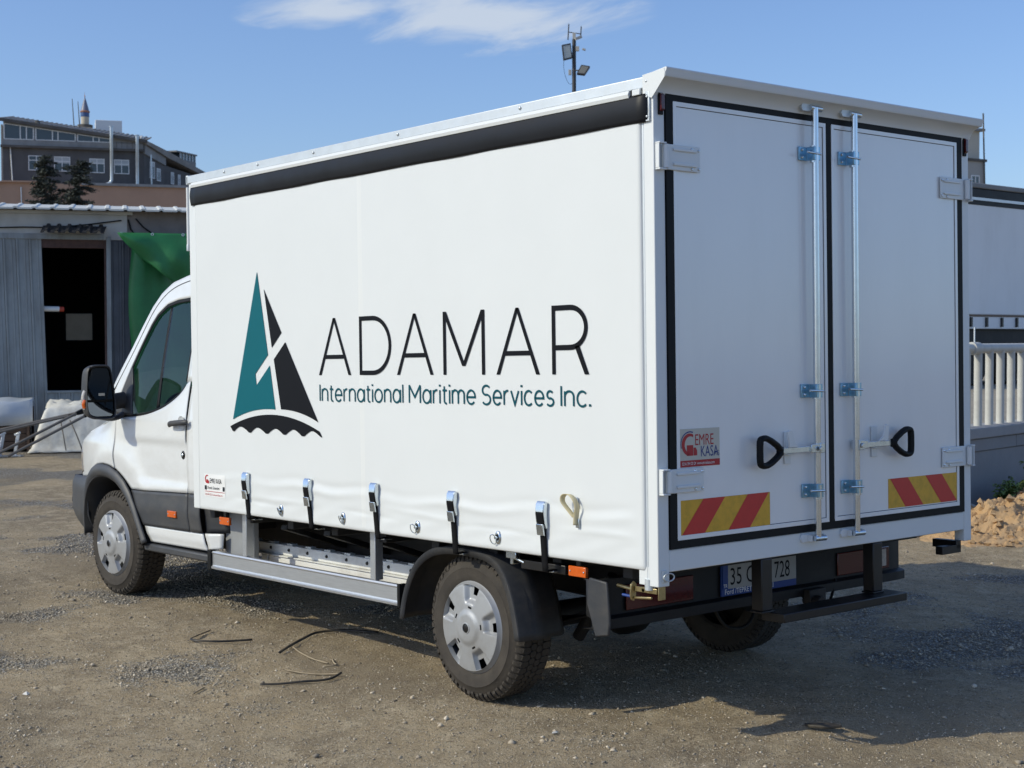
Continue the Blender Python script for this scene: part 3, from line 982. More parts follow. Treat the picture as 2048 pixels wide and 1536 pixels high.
# rooftop plant room and small fittings
bpart(MB().box((7.9, 6.6, 21.0), (10.3, 9.0, 22.25)), 'roof_cabin', 'win_frame', bevel=0.03)
for x, y, z0, h in ((6.0, 4.0, 21.0, 2.7), (6.5, 4.2, 21.0, 2.5)):
    bpart(MB().cyl((x, y, z0), (x - 0.15, y, z0 + h), 0.05, 0.03), 'antenna_mast', 'bld_ledge')
o = bpart(MB().cyl((2.9, -0.1, 20.7), (2.9, -0.1, 21.0), 0.22), 'roof_fan', 'bld_ledge')
bpart(MB().lathe([(0.0, 0.0), (0.10, 0.02), (0.17, 0.06)], (11.75, -0.3, 19.85), 16), 'dish_aerial', 'win_frame')

# receding wing of the same building
W_LOC = (119.186, -56.255, 0.0)
W_ROT = (0, 0, R(-59.255))
wing = thing('factory_wing', 'receding dark grey wing of the factory with sloping roof and glazed rooftop cabin', 'building', W_LOC, W_ROT)
def wpart(mb, name, m, **k):
    return mb.build(name, M[m], wing, **k)
wpart(MB().box((0.0, 0.02, 0.0), (10.2, 8.0, 17.2)), 'wall', 'bld_dark')
wpart(MB().prism([(0, 18.45), (3.4, 17.75), (3.4, 18.45), (0, 19.25)], 'y', -0.15, 6.0), 'parapet_band', 'bld_band')
wpart(MB().prism([(0, 17.2), (10.2, 17.2), (10.2, 17.3), (3.4, 17.8), (0, 18.45)], 'y', 0.0, 6.0), 'upper_wall', 'bld_dark')
wpart(MB().prism([(-0.1, 19.30), (3.5, 18.45), (10.3, 17.35), (10.3, 17.75), (3.7, 19.0), (-0.1, 19.60)], 'y', -0.4, 6.2), 'roof', 'bld_roof')
for x0, x1, z0, z1 in ((0.95, 1.72, 16.4, 17.9), (2.05, 2.68, 16.25, 17.4), (4.4, 4.9, 16.2, 17.3), (5.6, 6.0, 16.1, 17.2)):
    window(wing, x0, x1, z0, z1, 0.0, (0.5,), None, 0.3)
wpart(MB().box((4.9, -0.3, 18.2), (8.3, 3.5, 18.6)), 'cabin_base', 'bld_band')
wpart(MB().box((5.6, -0.25, 18.6), (8.2, 3.4, 19.2)), 'cabin_glazing', 'win_glass')
wpart(MB().box((4.8, -0.4, 19.2), (8.4, 3.6, 19.32)), 'cabin_roof', 'bld_band')
for k in range(6):
    wpart(MB().box((5.55 + k * 0.53, -0.31, 18.6), (5.62 + k * 0.53, -0.24, 19.2)), 'cabin_mullion', 'win_frame')
wpart(MB().tube([(0.4, -0.5, 18.4), (0.4, -0.5, 16.9), (0.55, -0.5, 14.0)], 0.07, 8), 'rain_pipe', 'duct', smooth=60)

# minaret far behind
M['minaret'] = mat('pale_stone', (0.52, 0.47, 0.38), 0.8, var=0.15, vscale=0.8)
M['tile_blue'] = mat('blue_tile', (0.06, 0.13, 0.32), 0.5, var=0.3, vscale=4)
M['spire'] = mat('lead_spire', (0.17, 0.19, 0.27), 0.45, var=0.2, vscale=1.0)
M['copper'] = mat('copper_ring', (0.33, 0.15, 0.09), 0.5)
mn = thing('minaret', 'slim minaret with blue tiles and pointed spire behind the factory roof', 'minaret', (282.0, -123.45, 0.0), (R(90), 0, 0))
# lathe turns about local y, which the rotation stands upright
mn.rotation_euler = (R(90), 0, 0)
def mpart(prof, name, m, n_=20):
    return MB().lathe(prof, (0, 0, 0), n_).build(name, M[m], mn, smooth=35)
mpart([(1.0, 0), (0.95, 43.6), (1.0, 44.0), (1.5, 44.7)], 'shaft', 'minaret')
mpart([(1.5, 44.7), (1.5, 45.3), (1.42, 45.3), (1.42, 44.75), (0.8, 44.75)], 'balcony', 'bld_ledge')
mpart([(0.80, 44.75), (0.80, 46.9)], 'upper_shaft', 'minaret')
mpart([(0.82, 46.9), (0.86, 47.0), (0.86, 47.7), (0.82, 47.75)], 'tile_band', 'tile_blue')
mpart([(0.86, 47.75), (0.98, 47.85), (0.98, 48.05), (0.84, 48.15)], 'ring', 'copper')
mpart([(0.84, 48.15), (0.45, 49.6), (0.06, 50.9)], 'spire_cone', 'spire')
mpart([(0.06, 50.9), (0.12, 51.1), (0.04, 51.3), (0.02, 51.9)], 'finial', 'copper', 8)

# two dark conifers before the factory
M['needles'] = mat('dark_needles', (0.040, 0.050, 0.042), 0.8, color2=(0.062, 0.070, 0.055), vscale=0.8)
M['bark'] = mat('grey_bark', (0.09, 0.075, 0.06), 0.9, var=0.3, vscale=3)
def conifer(loc, height, spread, seed, label, lean):
    g = random.Random(seed)
    t_ = thing('conifer_tree', label, 'tree', loc, (0, 0, 0), 'dark conifers before the factory')
    MB().tube([(0, 0, 0), (lean * 0.4, 0, height * 0.5), (lean, 0, height)], [0.30, 0.17, 0.02], 8).build('trunk', M['bark'], t_, smooth=60)
    v, f = [], []
    br = MB()
    for k in range(150):
        hh = height * (0.42 + 0.57 * (k / 150.0)) + g.uniform(-0.15, 0.15)
        a = g.uniform(0, 6.283)
        frac = 1 - (hh / height - 0.38) / 0.64
        ln = spread * (0.18 + 0.95 * frac ** 0.9) * g.uniform(0.45, 1.15)
        x0 = lean * hh / height
        base = Vector((x0, 0, hh))
        d_ = Vector((math.cos(a), math.sin(a), g.uniform(-0.18, 0.22)))
        tip = base + d_ * ln
        tip.z -= 0.12 * ln
        br.tube([base, base.lerp(tip, 0.5) + Vector((0, 0, 0.06 * ln)), tip], [0.035, 0.02, 0.006], 4, caps=False)
        m_ = int(40 + 80 * ln / spread)
        for q in range(m_):
            u_ = g.uniform(0.12, 1.02)
            c_ = base.lerp(tip, u_) + Vector((g.gauss(0, 0.10), g.gauss(0, 0.10), g.gauss(0, 0.06)))
            s_ = g.uniform(0.07, 0.20)
            e1 = Vector((g.gauss(0, 1), g.gauss(0, 1), g.gauss(0, 0.45))).normalized() * s_
            e2 = Vector((g.gauss(0, 1), g.gauss(0, 1), g.gauss(0, 0.45))).normalized() * s_ * 0.4
            i_ = len(v)
            v += [c_ - e1, c_ + e2, c_ + e1, c_ - e2]
            f.append((i_, i_ + 1, i_ + 2, i_ + 3))
    br.build('branches', M['bark'], t_)
    to_mesh_object('crown', v, f, M['needles'], t_, recalc=False)
    return t_
conifer((92.85, -36.2, 0.0), 14.2, 2.3, 5, 'dark conifer before the factory, left of the pair with sparse pointed top', 0.0)
conifer((91.35, -37.95, 0.0), 14.05, 2.9, 9, 'dark conifer before the factory, right of the pair with broader crown', 0.15)

# ================================================================== mast with floodlights behind the truck
M['mast'] = mat('dark_mast_steel', (0.045, 0.045, 0.047), 0.6, var=0.2, vscale=3)
M['flood_glass'] = mat('floodlight_glass', (0.50, 0.53, 0.50), 0.25, var=0.1, vscale=4)
M['flood_dark'] = mat('dim_floodlight_glass', (0.17, 0.17, 0.15), 0.3)
M['box_grey'] = mat('grey_junction_box', (0.42, 0.41, 0.38), 0.6)
PD = 55.0
bx = CAM.x + PD * FX + 1.462 * PD / 35 * RX
by = CAM.y + PD * FY + 1.462 * PD / 35 * RY
mast = thing('floodlight_mast', 'tall dark mast with two floodlights, cameras and antennas behind the truck', 'mast', (bx, by, 0), (0, 0, math.atan2(RY, RX)))
K = PD / 35
def mz(z):
    return 1.716 + (z - 1.716) * K
def mx_(x):
    return (x - 1.462) * K
MB().tube([(0, 0, 0), (0, 0, mz(7.57)), (0, 0, mz(8.75))], [0.11, 0.075, 0.07], 12).build('pole', M['mast'], mast, smooth=60)
MB().box((-0.055, -0.06, mz(8.75)), (0.06, 0.06, mz(8.9))).build('pole_head', M['box_grey'], mast, bevel=0.006)
def flood(corners, yo, glass, name='floodlight'):
    """corners: four (x, z) in order; box with bezel and glass, leaning by depth offsets yo"""
    P = [Vector((mx_(x), y, mz(z))) for (x, z), y in zip(corners, yo)]
    nrm = (P[1] - P[0]).cross(P[3] - P[0]).normalized()
    if nrm.y > 0:
        nrm = -nrm
    c_ = sum(P, Vector()) / 4
    b = MB()
    inn = [c_ + (q - c_) * 0.82 for q in P]
    back = [q - nrm * 0.10 for q in P]
    backs = [c_ + (q - c_) * 0.7 - nrm * 0.16 for q in P]
    b.add(P + inn + back + backs, [(i, (i + 1) % 4, (i + 1) % 4 + 4, i + 4) for i in range(4)] + [(i, (i + 1) % 4, (i + 1) % 4 + 8, i + 8) for i in range(4)] + [(i + 8, (i + 1) % 4 + 8, (i + 1) % 4 + 12, i + 12) for i in range(4)] + [(12, 13, 14, 15)])
    h = b.build(name, M['mast'], mast)
    MB().add([q - nrm * 0.008 for q in inn], [(0, 1, 2, 3)]).build('lamp_glass', M[glass], h, solid=0.006)
    return h
flood([(1.18, 8.60), (1.38, 8.65), (1.42, 8.30), (1.22, 8.24)], (-0.20, -0.12, -0.12, -0.22), 'flood_glass')
flood([(1.63, 8.16), (1.83, 8.12), (1.70, 7.91), (1.52, 7.94)], (-0.02, -0.08, -0.28, -0.22), 'flood_dark')
MB().cyl((0, -0.02, mz(8.42)), (mx_(1.38), -0.08, mz(8.42)), 0.02).build('bracket', M['mast'], mast)
MB().cyl((0, -0.02, mz(8.02)), (mx_(1.58), -0.12, mz(8.02)), 0.025).build('bracket', M['mast'], mast)
for xt, zt, xb, zb in ((1.34, 9.11, 1.32, 8.74), (1.63, 9.05, 1.615, 8.80)):
    MB().cyl((mx_(xb), 0, mz(zb)), (mx_(xt), 0, mz(zt)), 0.022).build('antenna_rod', M['mast'], mast, smooth=50)
MB().cyl((mx_(1.33), 0, mz(8.92)), (mx_(1.62), 0, mz(8.875)), 0.016).build('antenna_arm', M['mast'], mast, smooth=50)
MB().obox((mx_(1.56), -0.12, mz(8.77)), (0.26, 0.10, 0.10), Euler((0, R(-22), R(15)))).build('camera_housing', M['box_grey'], mast, bevel=0.008)
MB().box((mx_(1.50), -0.10, mz(8.47)), (mx_(1.58), 0.0, mz(8.58))).build('junction_box', M['box_grey'], mast, bevel=0.006)
MB().obox((mx_(1.69), -0.12, mz(8.50)), (0.13, 0.10, 0.06), Euler((0, R(18), 0))).build('camera_housing', M['box_grey'], mast, bevel=0.006)
MB().box((mx_(1.33), -0.08, mz(7.92)), (mx_(1.40), 0.04, mz(8.04))).build('junction_box', M['box_grey'], mast, bevel=0.006)
MB().tube(smoothpoly([(mx_(1.22), -0.15, mz(8.24)), (mx_(1.215), -0.1, mz(8.05)), (mx_(1.28), -0.05, mz(7.8)), (mx_(1.36), 0, mz(7.69)), (mx_(1.44), 0, mz(7.74))], 20), 0.007, 5).build('cable', M['rubber'], mast)

# ================================================================== right: raised yard, wall, railing, trailer
M['block_grey'] = mat('grey_concrete_block', (0.28, 0.28, 0.285), 0.85, var=0.15, vscale=2.5, bump=0.15, bscale=40)
M['cap_grey'] = mat('concrete_coping', (0.34, 0.34, 0.345), 0.85, var=0.15, vscale=4, bump=0.15, bscale=40)
M['rail_white'] = mat('white_painted_railing', (0.60, 0.59, 0.54), 0.55, var=0.2, vscale=5, dirt=((0.33, 0.30, 0.25), 0.5, 6.0, (1, 1, 0.6)))
M['yard'] = mat('pale_yard_paving', (0.33, 0.29, 0.225), 0.9, color2=(0.23, 0.205, 0.16), vscale=1.3, bump=0.2, bscale=30)
wd = Vector((0.167, -0.986, 0)).normalized()
wa = math.atan2(wd.y, wd.x)
WO = Vector((3.76, -7.97, 0))                       # point on the wall's near face
def on_wall(s, off, z):
    nrm = Vector((-wd.y, wd.x, 0))                   # towards the raised yard (+x side)
    return WO + wd * s + nrm * off + Vector((0, 0, z))
yard_h = 0.80
yv = [on_wall(-1.2, 0.10, 0), on_wall(60, 0.10, 0), Vector((90, -70, 0)), Vector((45, -33, 0)), Vector((16.0, -17.0, 0)), Vector((6.0, -8.0, 0))]
mb = MB()
mb.prism([(q.x, q.y) for q in yv], 'z', -0.3, yard_h)
raised = mb.build('raised_yard', M['yard'])
structure(raised)
wall = thing('retaining_wall', 'grey concrete block retaining wall behind the soil heap', 'wall', WO, (0, 0, wa))
def wallpart(x0, x1, y0, y1, z0, z1, name, m, bevel=0.006):
    return MB().box((x0, y0, z0), (x1, y1, z1)).build(name, M[m], wall, bevel=bevel)
wallpart(-1.3, 26.0, -0.02, 0.25, -0.1, 0.655, 'lower_course', 'block_grey')
k = 0
x = -1.3
while x < 14:
    wallpart(x + 0.003, x + 1.195, -0.035, 0.25, 0.66, 0.775, 'block', 'block_grey')
    x += 1.2
wallpart(-1.3, 26.0, -0.06, 0.28, 0.78, 0.885, 'coping', 'cap_grey', 0.012)
railing = thing('railing', 'white railing of round balusters on the grey wall at the right', 'railing', WO + Vector((0, 0, 0)), (0, 0, wa))
MB().tube([(-1.3, 0.10, 1.635), (3.0, 0.10, 1.635), (26, 0.10, 1.635)], 0.048, 14).build('top_rail', M['rail_white'], railing, smooth=60)
MB().cyl((0.30, 0.10, 1.635), (0.46, 0.10, 1.635), 0.062).build('rail_sleeve', M['rail_white'], railing, smooth=50)
MB().cyl((0.38, 0.10, 1.65), (0.38, 0.10, 1.84), 0.008, n=6).build('rod', M['galv'], railing)
bm0 = None
for k in range(60):
    x = -1.15 + k * 0.27
    if bm0 is None:
        o0 = MB().lathe([(0.0, 0.0), (0.040, 0.0), (0.040, 0.73), (0.0, 0.73)], (0, 0, 0), 14)
        o0.v = [Vector((q.x, -q.z, q.y)) for q in o0.v]
        bl = o0.build('baluster', M['rail_white'], railing, smooth=40)
        bl.location = (x, 0.10, 0.884)
        bm0 = bl
    else:
        bl = bm0.copy()
        COL.objects.link(bl)
        bl.parent = railing
        bl.location = (x, 0.10, 0.884)

# long white curtain trailer parked on the raised yard
M['trailer'] = mat('white_trailer_curtain', (0.84, 0.85, 0.85), 0.5, var=0.06, vscale=0.6, dirt=((0.5, 0.48, 0.44), 0.4, 0.9, (1, 3, 0.25)))
M['brown_line'] = mat('brown_trim', (0.17, 0.11, 0.075), 0.6)
TL = (12.6, -17.5, yard_h)
tr = thing('semi_trailer', 'long white curtain-sided trailer parked beyond the railing', 'trailer', TL, (0, 0, R(-90)))
# local x runs along the side (away from the camera), local y across: +y is the far side... side facing the camera at y = 0
def tpart(a, b, name, m, bevel=0.0):
    return MB().box(a, b).build(name, M[m], tr, bevel=bevel)
tpart((0, 0.0, 1.42), (13.4, 2.5, 3.62), 'curtain', 'trailer', 0.02)
tpart((-0.03, -0.03, 3.72), (13.43, 2.53, 3.93), 'dark_valance', 'strip_black', 0.02)
tpart((-0.02, -0.015, 3.60), (13.42, 2.52, 3.72), 'lower_valance', 'strip_black', 0.01)
tpart((-0.05, -0.055, 3.93), (13.45, 2.55, 4.03), 'roof_rail', 'bld_band', 0.02)
tpart((-0.03, -0.045, 3.69), (13.43, -0.032, 3.745), 'rail_line', 'alu')
tpart((0, -0.02, 1.385), (13.4, 0.0, 1.42), 'trim_line', 'brown_line')
tpart((0, -0.01, 1.14), (13.4, 2.5, 1.385), 'side_board', 'trailer', 0.01)
tpart((0.2, 0.1, 0.80), (13.2, 2.4, 1.13), 'chassis', 'chassis')
for k in range(24):
    MB().box((0.25 + k * 0.55, -0.05, 1.18), (0.31 + k * 0.55, -0.012, 1.37)).build('buckle', M['steel_dark'], tr)
for x in (3.2, 4.5, 5.8, 7.1):
    MB().lathe([(0.0, -0.02), (0.24, -0.02), (0.26, -0.06), (0.47, -0.06), (0.50, 0.0), (0.50, 0.25), (0.0, 0.25)], (x, 0.18, 0.50), 28).build('wheel', M['tyre'], tr, smooth=40)
    MB().lathe([(0.0, 0.0), (0.47, 0.0), (0.50, 0.05), (0.50, 0.30), (0.0, 0.30)], (x, 2.0, 0.50), 28).build('wheel', M['tyre'], tr, smooth=40)
tpart((0.3, 0.05, 0.45), (2.4, 0.08, 0.95), 'side_guard', 'chassis')
tpart((8.0, 0.05, 0.45), (12.5, 0.08, 0.95), 'side_guard', 'chassis')
tpart((9.5, 0.4, 0.0), (9.65, 0.55, 0.80), 'landing_leg', 'chassis')
tpart((9.5, 1.9, 0.0), (9.65, 2.05, 0.80), 'landing_leg', 'chassis')

# pale building at the far right edge of the truck
M['bld_beige'] = mat('beige_render', (0.40, 0.385, 0.355), 0.85, var=0.12, vscale=0.4)
M['bld_lit'] = mat('sunlit_render', (0.58, 0.54, 0.45), 0.85, var=0.1, vscale=0.4)  # lighter copy of the beige render, sunlight put into its colour
def at_px(px, D, z=0.0):
    return Vector((CAM.x + D * (FX + px * RX), CAM.y + D * (FY + px * RY), z))
ra = at_px((1900 - 1024) / 2978.75, 95)
ang = math.atan2(RY * 0.86 + FY * 0.5, RX * 0.86 + FX * 0.5)
rb = thing('apartment_block', 'pale beige apartment block showing past the right edge of the truck', 'building', ra, (0, 0, ang))
k_ = 95 / 2978.75
MB().box((-4.0, 0.0, 0.0), (3.05, 8.0, 13.3)).build('wall', M['bld_beige'], rb)
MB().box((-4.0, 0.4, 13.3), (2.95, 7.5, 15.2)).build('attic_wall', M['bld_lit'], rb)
MB().box((-4.2, 0.1, 15.2), (3.15, 7.8, 15.36)).build('roof', M['bld_band'], rb)
MB().box((-4.0, -0.12, 13.2), (3.1, 0.0, 13.36)).build('cornice', M['bld_ledge'], rb)
MB().cyl((2.98, -0.1, 10.0), (2.72, -0.1, 16.3), 0.05).build('antenna_pole', M['bld_ledge'], rb)
for x0, x1 in ((0.75, 1.35), (1.75, 2.5), (-1.2, -0.4), (-2.6, -1.8)):
    for z0 in (10.3, 7.2, 4.1):
        window(rb, x0, x1, z0, z0 + 2.0, -0.005, (0.5,), None, 0.0)

# ================================================================== soil heap, weeds, rubbish
M['soil'] = mat('sandy_soil', (0.56, 0.365, 0.185), 0.95, color2=(0.34, 0.21, 0.105), vscale=4.5, bump=0.9, bscale=22, dirt=((0.46, 0.36, 0.24), 0.7, 9.0, (1, 1, 1)))
HX, HY = 3.40, -7.95
heap = thing('soil_heap', 'heap of sandy brown soil and rubble against the grey wall', 'soil heap', (HX, HY, 0))
NX, NY = 170, 150
rows = []
xs = np.linspace(-2.0, 0.55, NX)
ys = np.linspace(-3.6, 1.6, NY)
XX, YY = np.meshgrid(xs, ys)
dx = XX + YY * 0.0
wl = (XX * 0.934 + YY * 0.357)                         # distance towards the wall
base = np.exp(-(((XX + 0.38) / 0.46) ** 2 + (np.maximum(0, YY - 0.55) / 0.55) ** 2)) * 0.39 + 0.10 * np.exp(-((XX - 0.2) / 0.35) ** 2 - (np.maximum(0, YY - 0.3) / 0.5) ** 2)
nz = fbm(XX * 2.2 + 1, YY * 2.2 + 5, 5, 0.6) - 0.5
nzf = fbm(XX * 9 + 1, YY * 9 + 5, 4, 0.65) - 0.5
HH = base * (1 + 1.1 * nz) + nzf * 0.15 * np.clip(base * 5, 0, 1) + (fbm(XX * 30, YY * 30, 2) - 0.5) * 0.05 * np.clip(base * 6, 0, 1) - 0.065
rows = [[(XX[j, i], YY[j, i], HH[j, i]) for i in range(NX)] for j in range(NY)]
MB().grid(rows).build('soil', M['soil'], heap, smooth=25, recalc=False)
g = random.Random(21)
cl = MB()
for k in range(2600):
    i = g.randrange(10, NX - 10)
    j = g.randrange(10, NY - 10)
    if base[j, i] < 0.06:
        continue
    s_ = 0.007 + 0.038 * g.random() ** 3
    p_ = Vector((XX[j, i], YY[j, i], HH[j, i] + s_ * 0.3))
    vs = [p_ + Vector(q) * s_ * g.uniform(0.7, 1.3) + Vector((g.gauss(0, 0.2), g.gauss(0, 0.2), g.gauss(0, 0.2))) * s_ for q in ((1, 0, 0), (-1, 0, 0), (0, 1, 0), (0, -1, 0), (0, 0, 0.8), (0, 0, -0.8))]
    cl.add(vs, [(0, 2, 4), (2, 1, 4), (1, 3, 4), (3, 0, 4), (2, 0, 5), (1, 2, 5), (3, 1, 5), (0, 3, 5)])
o = cl.build('clods', M['soil'], heap)
o['kind'] = 'stuff'
def heap_z(x, y):
    i = int(np.clip((x - xs[0]) / (xs[-1] - xs[0]) * (NX - 1), 0, NX - 1))
    j = int(np.clip((y - ys[0]) / (ys[-1] - ys[0]) * (NY - 1), 0, NY - 1))
    return float(HH[j, i])
M['leaf'] = mat('weed_leaf', (0.12, 0.21, 0.05), 0.6, color2=(0.22, 0.28, 0.09), vscale=14)
M['stem'] = mat('weed_stem', (0.13, 0.19, 0.06), 0.6)
M['paper'] = mat('crumpled_pale_paper', (0.60, 0.56, 0.46), 0.8, var=0.25, vscale=20)
def weed(hx, hy, h, nst, spread, seed, label):
    g = random.Random(seed)
    wz = heap_z(hx, hy) - 0.02
    t_ = thing('weed', label, 'plant', (HX + hx, HY + hy, wz), (0, 0, 0), 'weeds on the soil heap')
    st = MB()
    lf = MB()
    for k in range(nst):
        a = g.uniform(0, 6.283)
        top = Vector((math.cos(a) * spread * g.uniform(0.2, 1.0), math.sin(a) * spread * g.uniform(0.2, 1.0), h * g.uniform(0.55, 1.0)))
        mid = top * 0.5 + Vector((-top.x * 0.18, -top.y * 0.18, 0.05 * h))
        path = smoothpoly([(0, 0, 0), mid, top], 8)
        st.tube(path, [0.007 - 0.0008 * q for q in range(8)], 5)
        for q in range(2, 8):
            for rep in range(3):
                b = g.uniform(0, 6.283)
                ln = g.uniform(0.045, 0.12) * (1.25 - q / 10)
                d_ = Vector((math.cos(b), math.sin(b), g.uniform(-0.25, 0.55))).normalized()
                sd = d_.cross(Vector((0, 0, 1))).normalized() * ln * g.uniform(0.22, 0.36)
                p_ = path[q]
                lf.add([p_, p_ + d_ * ln * 0.45 + sd + Vector((0, 0, 0.008)), p_ + d_ * ln + Vector((0, 0, -0.02)), p_ + d_ * ln * 0.45 - sd + Vector((0, 0, 0.008)), p_ + d_ * ln * 0.5 + Vector((0, 0, -0.006))], [(0, 1, 4), (1, 2, 4), (2, 3, 4), (3, 0, 4)])
    st.build('stems', M['stem'], t_, smooth=60)
    lf.build('leaves', M['leaf'], t_, recalc=False)
weed(0.10, -0.75, 0.40, 7, 0.12, 3, 'tall upright weed growing on the soil heap')
weed(0.05, -0.42, 0.20, 12, 0.20, 4, 'bushy low weed on the soil heap next to the truck edge')
weed(0.12, -1.15, 0.20, 11, 0.22, 5, 'spreading low weed on the soil heap, farthest right')
weed(0.0, -0.10, 0.22, 10, 0.18, 8, 'bushy weed on the soil heap half hidden by the truck')
def crumple(hx, hy, s_, seed, label, m='paper', flat=0.35):
    g = random.Random(seed)
    n_ = 9
    rows = [[(s_ * (i / (n_ - 1) - 0.5) * 2 + g.gauss(0, s_ * 0.10), s_ * (j / (n_ - 1) - 0.5) + g.gauss(0, s_ * 0.08), abs(g.gauss(0, s_ * flat))) for i in range(n_)] for j in range(n_)]
    o = MB().grid(rows).build('crumpled_wrapping', M[m], None, solid=0.004)
    o.location = (HX + hx, HY + hy, heap_z(hx, hy) + 0.01)
    o.rotation_euler = (0, 0, g.uniform(0, 3))
    tag(o, label, 'litter', 'litter on the soil heap')
crumple(-0.25, -0.85, 0.17, 1, 'large crumpled pale wrapping lying on the soil heap')
crumple(-0.35, -0.45, 0.10, 2, 'small crumpled pale wrapping lower on the soil heap')
crumple(-0.75, -0.25, 0.06, 3, 'tiny pale scrap at the foot of the soil heap')
o = MB()
o.lathe([(0, -0.09), (0.07, -0.075), (0.10, 0), (0.07, 0.075), (0, 0.09)], (0, 0, 0), 9)
o = o.build('rubble_stone', M['paper'], None, smooth=50)
o.location = (HX + 0.25, HY + 0.10, heap_z(0.25, 0.10) + 0.05)
tag(o, 'pale round stone on top of the soil heap beside the weeds', 'stone')
# ================================================================== the truck
# local frame: x forward, y left, z up; rear frame at x = 0, left curtain at y = 0; nose slightly down
TILT = 0.0182
truck = thing('delivery_truck', 'white box truck with curtain side, sail emblem lettering and double rear doors', 'truck', (-0.0146, 0, 0), (0, TILT, 0))
BW = 2.223
YC = -BW / 2
BL_ = 3.925
def P_(mb, name, m, parent=None, **k):
    return mb.build(name, M[m], parent or truck, **k)
def B_(a, b, name, m, parent=None, bevel=0.003, **k):
    a2 = [min(p, q) for p, q in zip(a, b)]
    b2 = [max(p, q) for p, q in zip(a, b)]
    return MB().box(a2, b2).build(name, M[m], parent or truck, bevel=bevel, **k)
def mir(y):
    return -BW - y

# ---------------- box frame
for s in (0, 1):
    f = (lambda y: y) if s == 0 else mir
    # rear pillar: outer web and rear return
    P_(MB().box((0.0, min(f(0.0), f(-0.064)), 0.717), (0.056, max(f(0.0), f(-0.064)), 2.735)), 'rear_pillar', 'frame_white', bevel=0.004)
    P_(MB().cyl((0.066, f(-0.014), 0.74), (0.066, f(-0.014), 2.70), 0.011, n=10), 'tension_tube', 'galv', smooth=50)
    P_(MB().box((3.845, min(f(0.0), f(-0.07)), 0.779), (3.925, max(f(0.0), f(-0.07)), 2.735)), 'front_pillar', 'frame_white', bevel=0.006)
    P_(MB().box((3.832, min(f(0.002), f(-0.03)), 0.785), (3.843, max(f(0.002), f(-0.03)), 2.70)), 'curtain_channel', 'galv')
    # top rail: galvanised angle with rivets
    P_(MB().box((0.02, min(f(0.004), f(-0.06)), 2.738), (3.945, max(f(0.004), f(-0.06)), 2.785)), 'top_rail', 'galv', bevel=0.004)
    va = P_(MB().prism([(f(0.012), 2.737), (f(0.018), 2.722), (f(0.014), 2.708), (f(0.004), 2.706), (f(0.002), 2.737)], 'x', 0.125, 3.87), 'rain_strip', 'frame_white')
    if s == 0:
        B_((0.060, 0.016, 2.712), (0.105, 0.002, 2.737), 'rain_strip_joint', 'frame_white')
        for x in (0.03, 0.82, 1.75, 2.52, 3.10, 3.48):
            P_(MB().lathe([(0.0, 0.0085), (0.006, 0.007), (0.009, 0.003), (0.009, 0.0)], (x, 0.003, 2.764), 10), 'rivet', 'galv', smooth=60)
    # black vinyl band under the rail, slightly bellied
    rows = []
    for j in range(9):
        v_ = j / 8
        z = 2.716 - v_ * 0.116
        rows.append([(0.022 + 3.86 * i / 60, f(0.006 + 0.009 * math.sin(math.pi * v_) + 0.0012 * math.sin(i * 0.9 + v_ * 3) * v_), z + 0.0015 * math.sin(i * 0.55) * v_) for i in range(61)])
    P_(MB().grid(rows), 'black_band', 'strip_black', smooth=60, solid=0.004)
B_((0.012, 0.010, 2.60), (0.034, 0.001, 2.722), 'band_clamp', 'galv')
for z in (2.62, 2.70):
    P_(MB().lathe([(0.0, 0.006), (0.004, 0.005), (0.005, 0.0)], (0.023, 0.010, z), 8), 'screw', 'galv')
# roof, floor, front wall
rows = []
for j in range(13):
    y = -0.05 - (BW - 0.10) * j / 12
    rows.append([(0.02, y, 2.775 + 0.03 * math.sin(math.pi * j / 12)), (3.93, y, 2.775 + 0.03 * math.sin(math.pi * j / 12))])
P_(MB().grid(rows), 'roof_sheet', 'frame_white', smooth=60, solid=0.012)
B_((3.86, -0.072, 0.80), (3.90, mir(-0.072), 2.74), 'front_wall', 'frame_white')
B_((0.05, -0.02, 0.80), (3.85, mir(-0.02), 0.86), 'floor', 'chassis', bevel=0)
P_(MB().tube([(3.955, -0.01, 2.72), (3.955, -0.01, 2.36)], 0.010, 8), 'front_drip_tube', 'frame_white', smooth=60)
B_((3.945, 0.0, 2.335), (3.965, -0.022, 2.375), 'tube_clip', 'galv')
B_((3.93, 0.004, 2.735), (3.952, -0.06, 2.79), 'rail_end_cap', 'galv')

